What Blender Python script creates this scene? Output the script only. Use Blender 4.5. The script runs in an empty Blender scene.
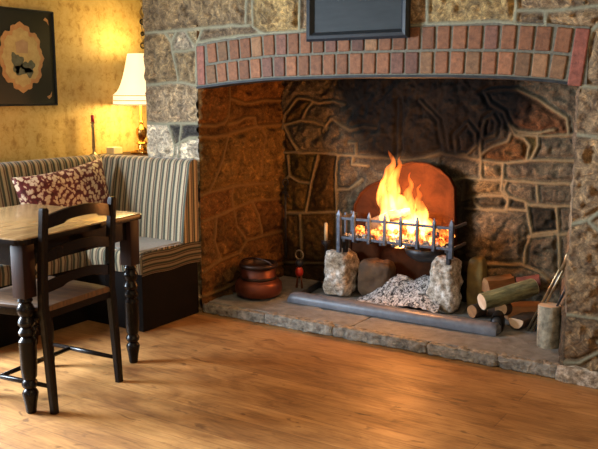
import bpy, bmesh, math, random
import numpy as np
from mathutils import Vector, Matrix
random.seed(7)
S = bpy.context.scene
COL = S.collection
V = Vector
R = math.radians

# ------------------------------------------------------------------ camera, world, lights, exposure
CAM_H, FPX, PITCH, YAW = 1.33, 793.0, R(9.4), R(32.5)
cam = bpy.data.objects.new('camera', bpy.data.cameras.new('camera')); COL.objects.link(cam)
cam.location = (0, 0, CAM_H); cam.rotation_euler = (math.pi/2 - PITCH, 0, YAW)
cam.data.sensor_width = 36; cam.data.lens = 36*FPX/598; cam.data.clip_start = .05
S.camera = cam
S.view_settings.view_transform = 'Standard'; S.view_settings.look = 'None'
S.view_settings.gamma = 1; S.view_settings.use_curve_mapping = False
S.view_settings.exposure = -0.08
w = bpy.data.worlds.new('world'); S.world = w; w.use_nodes = True
w.node_tree.nodes['Background'].inputs[0].default_value = (.55, .7, 1, 1)
w.node_tree.nodes['Background'].inputs[1].default_value = 0.25

def light(name, kind, loc, energy, color, size=.1, size_y=None, aim=None, spread=None):
    l = bpy.data.lights.new(name, kind); l.energy = energy; l.color = color
    if kind == 'AREA':
        l.size = size
        if size_y: l.shape = 'RECTANGLE'; l.size_y = size_y
        if spread: l.spread = spread
    else: l.shadow_soft_size = size
    o = bpy.data.objects.new(name, l); COL.objects.link(o); o.location = loc
    if aim: o.rotation_euler = (V(aim)-V(loc)).to_track_quat('-Z', 'Y').to_euler()
    return o
WARM = (1, .74, .42)
DAY = (.80, .90, 1)
light('daylight_left', 'AREA', (-4.18, 1.55, 1.15), 370, (.72, .86, 1), .75, .95, aim=(-2.4, 2.0, .35))
light('cool_fill_front', 'AREA', (-.9, -2.75, 1.5), 20, DAY, 1.3, 1.1, aim=(-2.2, 3.2, .9))  # unseen cool fill light added from behind the camera
light('warm_fill_near', 'POINT', (-.55, 1.35, 2.12), 29, WARM, .15)  # unseen warm fill light added overhead to brighten the room
light('warm_fill_far', 'POINT', (.9, -.4, 2.12), 25, WARM, .15)  # second added warm fill, also out of view
FIRE = light('fire_glow', 'POINT', (-1.96, 4.22, .68), 21, (1, .36, .09), .07)
FIRE2 = light('fire_glow_high', 'POINT', (-2.02, 4.18, .90), 17, (1, .38, .10), .05)

# ------------------------------------------------------------------ projecting helpers (used to read measurements onto real planes)
fw = V((-math.sin(YAW)*math.cos(PITCH), math.cos(YAW)*math.cos(PITCH), -math.sin(PITCH)))
rt = V((math.cos(YAW), math.sin(YAW), 0)); up = rt.cross(fw)
def ray(x, y): return fw*FPX + rt*(x-299) - up*(y-224.5)
def on_y(x, y, Y): d = ray(x, y); return V((0, 0, CAM_H)) + d*(Y/d.y)
def on_x(x, y, X): d = ray(x, y); return V((0, 0, CAM_H)) + d*(X/d.x)
def on_z(x, y, Z=0): d = ray(x, y); return V((0, 0, CAM_H)) + d*((Z-CAM_H)/d.z)

# ------------------------------------------------------------------ materials
class NT:
    def __init__(s, name):
        s.m = bpy.data.materials.new(name); s.m.use_nodes = True
        s.t = s.m.node_tree; s.n = s.t.nodes; s.b = s.n['Principled BSDF']
    def add(s, kind, **kw):
        n = s.n.new(kind)
        for k, v in kw.items():
            if k in n.inputs.keys(): n.inputs[k].default_value = v
            else: setattr(n, k, v)
        return n
    def l(s, a, b): s.t.links.new(a, b)
    def coords(s, scale=(1, 1, 1), which='Object', rot=(0, 0, 0)):
        tc = s.add('ShaderNodeTexCoord'); mp = s.add('ShaderNodeMapping')
        mp.inputs['Scale'].default_value = scale; mp.inputs['Rotation'].default_value = rot
        s.l(tc.outputs[which], mp.inputs['Vector']); return mp.outputs['Vector']
    def noise(s, vec, scale, detail=4, rough=.55, dist=0):
        n = s.add('ShaderNodeTexNoise'); n.inputs['Scale'].default_value = scale; n.inputs['Detail'].default_value = detail
        n.inputs['Roughness'].default_value = rough; n.inputs['Distortion'].default_value = dist
        s.l(vec, n.inputs['Vector']); return n.outputs['Fac']
    def ramp(s, fac, stops, interp='LINEAR'):
        r = s.add('ShaderNodeValToRGB'); r.color_ramp.interpolation = interp; e = r.color_ramp.elements
        while len(e) < len(stops): e.new(.5)
        for i, (p, c) in enumerate(stops):
            e[i].position = p; e[i].color = (c, c, c, 1) if not hasattr(c, '__len__') else (*c, 1)[:4]
        s.l(fac, r.inputs['Fac']); return r.outputs['Color']
    def mix(s, a, b, fac, mode='MIX'):
        m = s.add('ShaderNodeMix', data_type='RGBA', blend_type=mode)
        for sock, v in ((m.inputs[6], a), (m.inputs[7], b), (m.inputs[0], fac)):
            if hasattr(v, 'links'): s.l(v, sock)
            elif hasattr(v, '__len__'): sock.default_value = (*v, 1)[:4]
            elif sock.type == 'RGBA': sock.default_value = (v, v, v, 1)
            else: sock.default_value = v
        return m.outputs[2]
    def math(s, op, a, b=0):
        m = s.add('ShaderNodeMath', operation=op)
        for sock, v in ((m.inputs[0], a), (m.inputs[1], b)):
            if hasattr(v, 'links'): s.l(v, sock)
            else: sock.default_value = v
        return m.outputs[0]
    def bump(s, h, strength=.3, dist=.01):
        b = s.add('ShaderNodeBump'); b.inputs['Strength'].default_value = strength; b.inputs['Distance'].default_value = dist
        s.l(h, b.inputs['Height']); s.l(b.outputs[0], s.b.inputs['Normal'])
    def base(s, c):
        if hasattr(c, 'links'): s.l(c, s.b.inputs['Base Color'])
        else: s.b.inputs['Base Color'].default_value = (*c, 1)
    def set(s, rough=.6, metal=0, spec=None, coat=None):
        s.b.inputs['Roughness'].default_value = rough; s.b.inputs['Metallic'].default_value = metal
        if spec is not None: s.b.inputs['Specular IOR Level'].default_value = spec
        if coat: s.b.inputs['Coat Weight'].default_value = coat; s.b.inputs['Coat Roughness'].default_value = .12
        return s.m

def simple(name, a, b=None, scale=12, rough=.6, metal=0, bump=.2, bd=.004, stretch=(1, 1, 1), spec=None, coat=None):
    t = NT(name); b = b or tuple(x*.6 for x in a)
    v = t.coords(stretch); n = t.noise(v, scale, 5, .6)
    t.base(t.ramp(n, [(.3, b), (.7, a)]))
    if bump: t.bump(n, bump, bd)
    return t.set(rough, metal, spec, coat)

def stone_mat(name, rough=.75, fleck=.5, spec=.35, con=.95, bs=1.):
    t = NT(name); v = t.coords()
    at = t.add('ShaderNodeVertexColor', layer_name='tint'); so = t.add('ShaderNodeAttribute', attribute_name='soot_shadow')
    mk = t.add('ShaderNodeAttribute', attribute_name='joint')
    n1 = t.noise(v, 21, 9, .75, 1.3); n2 = t.noise(v, 95, 4, .7); n3 = t.noise(v, 8, 4, .6, .8)
    c = t.mix(at.outputs['Color'], t.ramp(n1, [(.36, (.25, .21, .18)), (.49, (.85, .82, .8)), (.56, (1.2, 1.15, 1.1)), (.66, (2.5, 2.35, 2.0))]), con, 'MULTIPLY')
    c = t.mix(c, t.ramp(n2, [(.35, .45), (.65, 1.45)]), fleck, 'MULTIPLY')
    c = t.mix(c, t.ramp(n3, [(.35, (.55, .52, .52)), (.65, (1.35, 1.28, 1.15))]), .8, 'MULTIPLY')
    c = t.mix(c, t.mix(at.outputs['Color'], t.ramp(n2, [(.3, .75), (.7, 1.15)]), .8, 'MULTIPLY'), mk.outputs['Fac'])
    s2 = t.math('MULTIPLY', so.outputs['Fac'], t.ramp(t.noise(v, 6, 5, .65), [(.2, .85), (.5, 1.)]))
    c = t.mix(c, (.004, .0035, .003), s2)
    t.base(c)
    h = t.math('ADD', n1, t.math('MULTIPLY', n2, .3)); t.bump(h, bs, .022)
    return t.set(rough, 0, spec)

M = {}
M['stone'] = stone_mat('stone_masonry', .6, .6, .35)
M['stone_in'] = stone_mat('smoked_stone', .85, .5, .08, .62, .55)

def brick_mat():
    t = NT('red_brick'); v = t.coords(); at = t.add('ShaderNodeVertexColor', layer_name='tint')
    n = t.noise(v, 40, 6, .7); c = t.mix(at.outputs['Color'], t.ramp(n, [(.3, .45), (.7, 1.45)]), .8, 'MULTIPLY')
    t.base(c); t.bump(n, .6, .006); return t.set(.75, 0, .3)
M['brick'] = brick_mat()
M['mortar'] = simple('lime_mortar', (.13, .12, .085), (.07, .062, .045), 60, .85, bump=.6)

def floor_mat():
    t = NT('oak_boards'); v = t.coords()
    br = t.add('ShaderNodeTexBrick', offset=.37, offset_frequency=2)
    br.inputs['Color1'].default_value = (.40, .200, .066, 1); br.inputs['Color2'].default_value = (.29, .135, .042, 1)
    br.inputs['Mortar'].default_value = (.15, .07, .025, 1)
    br.inputs['Scale'].default_value = 1; br.inputs['Mortar Size'].default_value = .0016; br.inputs['Mortar Smooth'].default_value = .6
    br.inputs['Brick Width'].default_value = 2.6; br.inputs['Row Height'].default_value = .165; br.inputs['Bias'].default_value = 0
    t.l(v, br.inputs['Vector'])
    g = t.noise(t.coords((1.6, 26, 1)), 2.2, 6, .65, 1.2)
    big = t.noise(t.coords((1, 2.2, 1)), 3.0, 5, .62, .6)
    kn = t.noise(t.coords((1, 2.0, 1)), 9, 3, .5, .6)
    c = t.mix(br.outputs['Color'], t.ramp(g, [(.3, (.58, .50, .42)), (.5, (1, 1, 1)), (.7, (1.25, 1.28, 1.3))]), .85, 'MULTIPLY')
    c = t.mix(c, t.ramp(big, [(.32, (.56, .46, .36)), (.5, (.98, .96, .92)), (.68, (1.25, 1.3, 1.38))]), .95, 'MULTIPLY')
    c = t.mix(c, t.ramp(kn, [(.62, (1, 1, 1)), (.72, (.34, .27, .22))]), .8, 'MULTIPLY')
    t.base(c); t.bump(t.math('ADD', g, t.math('MULTIPLY', br.outputs['Fac'], -1.5)), .12, .004)
    t.l(t.ramp(big, [(.3, .56), (.7, .42)]), t.b.inputs['Roughness'])
    m = t.set(.4, 0, .55); return m
M['floor'] = floor_mat()

def wallpaper():
    t = NT('ochre_wallpaper'); v = t.coords((1, 1, 1))
    w1 = t.add('ShaderNodeTexVoronoi', feature='SMOOTH_F1'); w1.inputs['Scale'].default_value = 13; w1.inputs['Randomness'].default_value = .35
    t.l(t.coords((1, 1, .75)), w1.inputs['Vector'])
    n = t.noise(v, 34, 5, .65, .8); b = t.noise(v, 2.5, 3)
    f = t.math('ADD', t.math('MULTIPLY', w1.outputs['Distance'], .55), t.math('MULTIPLY', n, 1.0))
    c = t.ramp(f, [(.50, (.42, .26, .075)), (.66, (.60, .42, .14)), (.84, (.66, .50, .20))])
    c = t.mix(c, t.ramp(b, [(.3, .82), (.7, 1.1)]), .8, 'MULTIPLY')
    t.base(c); t.bump(n, .12, .002); return t.set(.6, 0, .3)
M['wallpaper'] = wallpaper()
M['plaster'] = simple('cream_plaster', (.55, .43, .25), (.48, .36, .2), 4, .8, bump=.1)

def stripe_mat():
    t = NT('striped_upholstery')
    uv = t.add('ShaderNodeUVMap', uv_map='UVMap'); sp = t.add('ShaderNodeSeparateXYZ'); t.l(uv.outputs[0], sp.inputs[0])
    fr = t.math('FRACT', t.math('MULTIPLY', sp.outputs[0], 21.0))
    c = t.ramp(fr, [(0, (.34, .27, .165)), (.26, (.35, .28, .17)), (.34, (.085, .038, .02)), (.46, (.095, .04, .022)), (.52, (.24, .19, .115)),
                    (.58, (.23, .185, .11)), (.64, (.035, .04, .024)), (.90, (.04, .045, .028)), (.96, (.34, .27, .165))])
    n = t.noise(t.coords(), 180, 3, .6); c = t.mix(c, t.ramp(n, [(.3, .7), (.7, 1.2)]), .7, 'MULTIPLY')
    t.base(c); t.bump(n, .25, .003); m = t.set(.75, 0, .3)
    t.b.inputs['Sheen Weight'].default_value = .25; return m
M['stripe'] = stripe_mat()
M['greyseat'] = simple('plain_grey_seat_cloth', (.30, .275, .235), (.22, .20, .17), 60, .7, bump=.15)
M['stripebrown'] = simple('brown_striped_seat', (.15, .07, .024), (.04, .02, .009), 9, .6, bump=.2, stretch=(.3, 6, 1))
M['darkwood'] = simple('dark_stained_wood', (.010, .006, .0045), (.005, .0035, .003), 14, .27, bump=.1, stretch=(1, 1, .15), spec=.18)
M['redwood'] = simple('worn_red_brown_wood', (.030, .010, .006), (.010, .005, .004), 10, .5, bump=.1, stretch=(3, 3, .3), spec=.2)
M['panelwood'] = simple('black_brown_panel', (.007, .0045, .0038), (.004, .003, .0025), 8, .7, bump=.1, spec=.12)
def top_mat():
    t = NT('polished_table_top'); g = t.noise(t.coords((9, 1.1, 1)), 3.4, 6, .6, 1.6)
    kn = t.noise(t.coords((2.2, 1, 1)), 6, 2, .4, .3)
    c = t.ramp(g, [(.28, (.14, .075, .030)), (.5, (.25, .145, .062)), (.72, (.36, .225, .10))])
    c = t.mix(c, t.ramp(kn, [(.66, 1.), (.74, .45)]), .8, 'MULTIPLY')
    t.base(c); t.bump(g, .05, .002); return t.set(.22, 0, .6)
M['tabletop'] = top_mat()

def cushion_mat():
    t = NT('burgundy_paisley'); v = t.coords()
    a = t.add('ShaderNodeTexVoronoi', feature='F1'); a.inputs['Scale'].default_value = 38; a.inputs['Randomness'].default_value = .9
    wv = t.noise(v, 16, 3, .6, 1.0)
    mv = t.add('ShaderNodeVectorMath', operation='ADD'); t.l(v, mv.inputs[0])
    cm = t.add('ShaderNodeCombineXYZ'); k = t.math('MULTIPLY', wv, .05)
    for i in range(3): t.l(k, cm.inputs[i])
    t.l(cm.outputs[0], mv.inputs[1]); t.l(mv.outputs[0], a.inputs['Vector'])
    n = t.noise(v, 60, 4, .6, 2)
    f = t.math('ADD', a.outputs['Distance'], t.math('MULTIPLY', t.math('SUBTRACT', n, .5), .45))
    c = t.ramp(f, [(.40, (.55, .42, .28)), (.48, (.40, .22, .13)), (.54, (.11, .010, .012)), (.9, (.06, .005, .008))])
    c = t.mix(c, t.ramp(t.noise(v, 30, 3), [(.58, (1, 1, 1)), (.64, (.35, .12, .12))]), .7, 'MULTIPLY')
    t.base(c); t.bump(n, .2, .003); return t.set(.6, 0, .35)
M['cushion'] = cushion_mat()
M['iron'] = simple('black_iron', (.045, .045, .05), (.02, .02, .022), 40, .45, .6, bump=.4)
M['greyiron'] = simple('ash_grey_iron', (.10, .11, .14), (.045, .048, .06), 50, .45, .5, bump=.5)
M['bluegrey'] = simple('blue_grey_painted_iron', (.16, .175, .21), (.10, .11, .135), 22, .42, .15, bump=.3)
M['slateframe'] = simple('slate_blue_black_frame', (.018, .022, .028), (.010, .013, .017), 30, .4, bump=.2, spec=.3)
M['blackbar'] = simple('sooty_bar', (.03, .033, .036), (.012, .013, .014), 20, .6, bump=.2, spec=.15)
M['slate'] = simple('slate_panel', (.022, .027, .030), (.013, .017, .019), 5, .6, spec=.2, bump=.2, stretch=(1, 1, 7))
M['copper'] = simple('aged_copper', (.20, .05, .022), (.06, .018, .01), 9, .45, .6, bump=.2)
M['copperdark'] = simple('blackened_copper', (.06, .03, .02), (.02, .012, .008), 12, .45, .7, bump=.2)
M['brass'] = simple('polished_brass', (.78, .48, .14), (.55, .30, .08), 20, .22, 1, bump=.05)
M['brassdull'] = simple('dull_brass', (.42, .33, .18), (.22, .16, .09), 30, .35, .8, bump=.1)
M['hearth'] = simple('grey_flagstone', (.255, .265, .262), (.13, .132, .127), 17, .5, bump=.8, bd=.01, spec=.5)
M['bark'] = simple('mossy_bark', (.30, .31, .15), (.05, .045, .02), 26, .8, bump=1, bd=.012, stretch=(.35, 1.6, 1.6))
M['barkpale'] = simple('pale_grey_bark', (.50, .45, .33), (.05, .045, .03), 13, .8, bump=1, bd=.01, stretch=(1.5, 1.5, .6))
M['barkdark'] = simple('dark_bark', (.10, .06, .035), (.035, .022, .014), 20, .85, bump=1, bd=.01)
M['cut'] = simple('pale_cut_wood', (.85, .66, .48), (.58, .36, .20), 9, .65, bump=.3)
M['cutorange'] = simple('orange_split_wood', (.42, .19, .065), (.22, .09, .03), 14, .7, bump=.4, stretch=(.4, 2, 2))
M['cutyellow'] = simple('yellow_lichened_wood', (.25, .17, .045), (.10, .065, .02), 14, .75, bump=.5)
M['redbrown'] = simple('red_brown_bark', (.20, .05, .03), (.09, .025, .015), 14, .75, bump=.5)
M['charred'] = simple('charred_wood', (.055, .045, .04), (.012, .010, .009), 24, .8, bump=1, bd=.01)
M['burntpale'] = simple('ash_coated_wood', (.34, .27, .20), (.08, .05, .035), 18, .8, bump=.8, bd=.008)
M['ivory'] = simple('ivory_wax', (.72, .62, .40), (.62, .5, .3), 10, .45, bump=.05)
M['redwax'] = simple('red_wax', (.45, .015, .03), (.35, .01, .02), 10, .4, bump=.05)
M['cream'] = simple('cream_card', (.78, .66, .42), (.70, .58, .34), 10, .6, bump=.05)
M['redpaint'] = simple('red_enamel', (.45, .03, .015), (.3, .015, .01), 10, .3, bump=.05)

def fireback_mat():
    t = NT('fire_scaled_iron'); v = t.coords(); n = t.noise(v, 9, 6, .65, .5)
    t.base(t.ramp(n, [(.3, (.020, .007, .003)), (.7, (.065, .022, .008))])); t.bump(n, .35, .01); return t.set(.8, 0, .05)
M['fireback'] = fireback_mat()
def ash_mat():
    t = NT('wood_ash'); v = t.coords(); n = t.noise(v, 42, 5, .75, 1.0); k = t.noise(v, 120, 3, .7)
    c = t.ramp(n, [(.40, (.03, .03, .032)), (.46, (.20, .20, .205)), (.54, (.72, .72, .73)), (.7, (.92, .92, .92))])
    c = t.mix(c, t.ramp(k, [(.35, .55), (.6, 1.15)]), .7, 'MULTIPLY')
    t.base(c); t.bump(n, 1, .02); return t.set(.9, 0, .1)
M['ash'] = ash_mat()
M['scorched'] = simple('scorched_stone', (.11, .055, .02), (.03, .017, .009), 12, .8, bump=.8, bd=.012)
M['kerb'] = simple('rough_kerb_stone', (.40, .37, .31), (.085, .075, .06), 34, .6, bump=1, bd=.02)
def stoneash_mat():
    t = NT('ash_dusted_granite'); v = t.coords(); n = t.noise(v, 38, 5, .7); k = t.noise(v, 7, 3, .6)
    c = t.ramp(n, [(.32, (.16, .135, .11)), (.48, (.46, .42, .37)), (.62, (.85, .82, .78))])
    c = t.mix(c, t.ramp(k, [(.35, (.6, .5, .38)), (.62, (1.1, 1.1, 1.1))]), .9, 'MULTIPLY')
    t.base(c); t.bump(n, .8, .015); return t.set(.8, 0, .25)
M['stoneash'] = stoneash_mat()
def ember_mat():
    t = NT('glowing_embers'); v = t.coords(); n = t.noise(v, 17, 5, .7, .8)
    t.base((.06, .045, .04)); t.bump(n, .8, .01)
    t.l(t.ramp(n, [(.42, (0, 0, 0)), (.50, (.9, .10, .01)), (.60, (1, .42, .06)), (.72, (1, .78, .35))]), t.b.inputs['Emission Color'])
    t.b.inputs['Emission Strength'].default_value = 2.6; return t.set(.9)
M['ember'] = ember_mat()
M['greycoal'] = simple('ash_covered_coal', (.50, .49, .49), (.09, .085, .085), 40, .9, bump=.8, bd=.01)

def flame_mat():
    m = bpy.data.materials.new('flame'); m.use_nodes = True; nt = m.node_tree; nt.nodes.clear()
    out = nt.nodes.new('ShaderNodeOutputMaterial'); em = nt.nodes.new('ShaderNodeEmission')
    tc = nt.nodes.new('ShaderNodeTexCoord'); mp = nt.nodes.new('ShaderNodeMapping'); mp.inputs['Scale'].default_value = (26, 26, 7)
    nt.links.new(tc.outputs['Object'], mp.inputs['Vector'])
    no = nt.nodes.new('ShaderNodeTexNoise'); no.inputs['Scale'].default_value = 1; no.inputs['Detail'].default_value = 3; no.inputs['Distortion'].default_value = .6
    nt.links.new(mp.outputs[0], no.inputs['Vector'])
    sep = nt.nodes.new('ShaderNodeSeparateXYZ'); nt.links.new(tc.outputs['Generated'], sep.inputs[0])
    cr = nt.nodes.new('ShaderNodeValToRGB'); e = cr.color_ramp.elements
    e[0].position = 0; e[0].color = (1, .50, .14, 1); e[1].position = 1; e[1].color = (1, .17, .015, 1)
    x = e.new(.45); x.color = (1, .36, .06, 1)
    nt.links.new(sep.outputs[2], cr.inputs[0]); nt.links.new(cr.outputs[0], em.inputs[0])
    mr = nt.nodes.new('ShaderNodeMapRange'); mr.inputs[1].default_value = .36; mr.inputs[2].default_value = .66; mr.inputs[3].default_value = .12; mr.inputs[4].default_value = 1
    nt.links.new(no.outputs[0], mr.inputs[0])
    fh = nt.nodes.new('ShaderNodeMapRange'); fh.inputs[1].default_value = .0; fh.inputs[2].default_value = 1; fh.inputs[3].default_value = 170; fh.inputs[4].default_value = 60
    nt.links.new(sep.outputs[2], fh.inputs[0])
    mu = nt.nodes.new('ShaderNodeMath'); mu.operation = 'MULTIPLY'; nt.links.new(mr.outputs[0], mu.inputs[0]); nt.links.new(fh.outputs[0], mu.inputs[1])
    nt.links.new(mu.outputs[0], em.inputs[1]); nt.links.new(em.outputs[0], out.inputs['Volume'])
    return m
M['flame'] = flame_mat()
def shade_mat():
    t = NT('lit_fabric_lamp_shade'); t.base((.9, .75, .5))
    t.b.inputs['Emission Color'].default_value = (1, .80, .46, 1); t.b.inputs['Emission Strength'].default_value = 1.15
    return t.set(.8)
M['shade'] = shade_mat()
def trim_mat():
    t = NT('lit_shade_trim'); t.base((.7, .45, .2)); t.b.inputs['Emission Color'].default_value = (1, .55, .18, 1); t.b.inputs['Emission Strength'].default_value = .35
    return t.set(.8)
M['shadetrim'] = trim_mat()
M['glass'] = (lambda t: (t.b.inputs['Transmission Weight'].__setattr__('default_value', 1), t.base((1, 1, 1)), t.set(.0))[-1])(NT('window_glass'))
M['whitewood'] = simple('white_painted_wood', (.7, .68, .62), (.66, .64, .58), 4, .5, bump=.05)

# ------------------------------------------------------------------ object helpers
def tag(o, label=None, cat=None, group=None, kind=None):
    if label: o['label'] = label
    if cat: o['category'] = cat
    if group: o['group'] = group
    if kind: o['kind'] = kind
    return o
def empty(name, loc, label, cat, rz=0, group=None):
    o = bpy.data.objects.new(name, None); COL.objects.link(o); o.empty_display_size = .05
    o.location = loc; o.rotation_euler = (0, 0, rz); return tag(o, label, cat, group)
def link(name, me, mat, parent=None, smooth=False):
    for m in (mat if isinstance(mat, (list, tuple)) else [mat]): me.materials.append(m)
    if smooth:
        for p in me.polygons: p.use_smooth = True
    o = bpy.data.objects.new(name, me); COL.objects.link(o)
    if parent: o.parent = parent
    return o
class MB:
    """collects shapes into one mesh"""
    def __init__(s): s.bm = bmesh.new(); s.bm.loops.layers.uv.new('UVMap')
    def _xf(s, vs, m):
        if m is not None: bmesh.ops.transform(s.bm, matrix=m, verts=vs)
    def box(s, lo, hi, bev=.004, m=None, mi=0, seg=2):
        lo, hi = V(lo), V(hi)
        r = bmesh.ops.create_cube(s.bm, size=1); vs = r['verts']
        bmesh.ops.transform(s.bm, matrix=Matrix.Translation((lo+hi)/2) @ Matrix.Diagonal((*(hi-lo), 1)), verts=vs)
        fs = list({f for v in vs for f in v.link_faces})
        if bev:
            es = list({e for v in vs for e in v.link_edges})
            r = bmesh.ops.bevel(s.bm, geom=es, offset=bev, segments=seg, affect='EDGES', profile=.5)
            vs = list({v for f in r['faces'] for v in f.verts} | {v for v in vs if v.is_valid})
            fs = list({f for v in vs for f in v.link_faces})
        for f in fs: f.material_index = mi
        s._xf(vs, m); return s
    def loft(s, rings, cap=True, mi=0, closed=True):
        vr = [[s.bm.verts.new(p) for p in ring] for ring in rings]
        n = len(vr[0])
        for a, b in zip(vr, vr[1:]):
            for i in range(n if closed else n-1):
                j = (i+1) % n
                f = s.bm.faces.new((a[i], a[j], b[j], b[i])); f.material_index = mi
        if cap:
            f = s.bm.faces.new(list(reversed(vr[0]))); f.material_index = mi
            f = s.bm.faces.new(vr[-1]); f.material_index = mi
        return s
    def tube(s, pts, rad, n=10, mi=0, sx=1, cap=True):
        pts = [V(p) for p in pts]; rad = rad if hasattr(rad, '__len__') else [rad]*len(pts)
        rings = []; ref = None
        for i, p in enumerate(pts):
            d = (pts[min(i+1, len(pts)-1)]-pts[max(i-1, 0)]).normalized()
            if ref is None: ref = V((0, 0, 1)) if abs(d.z) < .9 else V((1, 0, 0))
            a = d.cross(ref).normalized(); b = a.cross(d).normalized(); ref = b
            rings.append([p + (a*math.cos(2*math.pi*k/n)*sx + b*math.sin(2*math.pi*k/n))*rad[i] for k in range(n)])
        return s.loft(rings, cap, mi)
    def lathe(s, prof, c=(0, 0, 0), n=28, mi=0, flute=0, m=None):
        rings = []
        for r, z in prof:
            rings.append([V(c)+V((math.cos(2*math.pi*k/n)*r*(1+flute*(k % 2)), math.sin(2*math.pi*k/n)*r*(1+flute*(k % 2)), z)) for k in range(n)])
        if m is not None: rings = [[m @ p for p in rg] for rg in rings]
        return s.loft(rings, True, mi)
    def prism(s, poly, off, mi=0):
        a = [V(p) for p in poly]; b = [p+V(off) for p in a]; return s.loft([a, b], True, mi)
    def build(s, name, mat, parent=None, smooth=False, angle=None):
        bmesh.ops.recalc_face_normals(s.bm, faces=s.bm.faces)
        me = bpy.data.meshes.new(name); s.bm.to_mesh(me); s.bm.free()
        o = link(name, me, mat, parent, smooth or angle is not None)
        if angle is not None:
            me.set_sharp_from_angle(angle=R(angle))
        return o

# smooth value noise in numpy
_rs = np.random.RandomState(3); _lat = _rs.rand(32, 32, 32)
def vnoise(P):
    i = np.floor(P).astype(int); f = P-i; f = f*f*(3-2*f); out = 0
    for dx in (0, 1):
        for dy in (0, 1):
            for dz in (0, 1):
                wgt = (f[..., 0] if dx else 1-f[..., 0])*(f[..., 1] if dy else 1-f[..., 1])*(f[..., 2] if dz else 1-f[..., 2])
                out = out + wgt*_lat[(i[..., 0]+dx) % 32, (i[..., 1]+dy) % 32, (i[..., 2]+dz) % 32]
    return out
def fbm(P, scale, octv=4, gain=.5):
    a, t, o = 1., 0., 0.
    for k in range(octv):
        o = o + a*vnoise(P*scale*2**k+17.3*k); t += a; a *= gain
    return o/t

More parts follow.
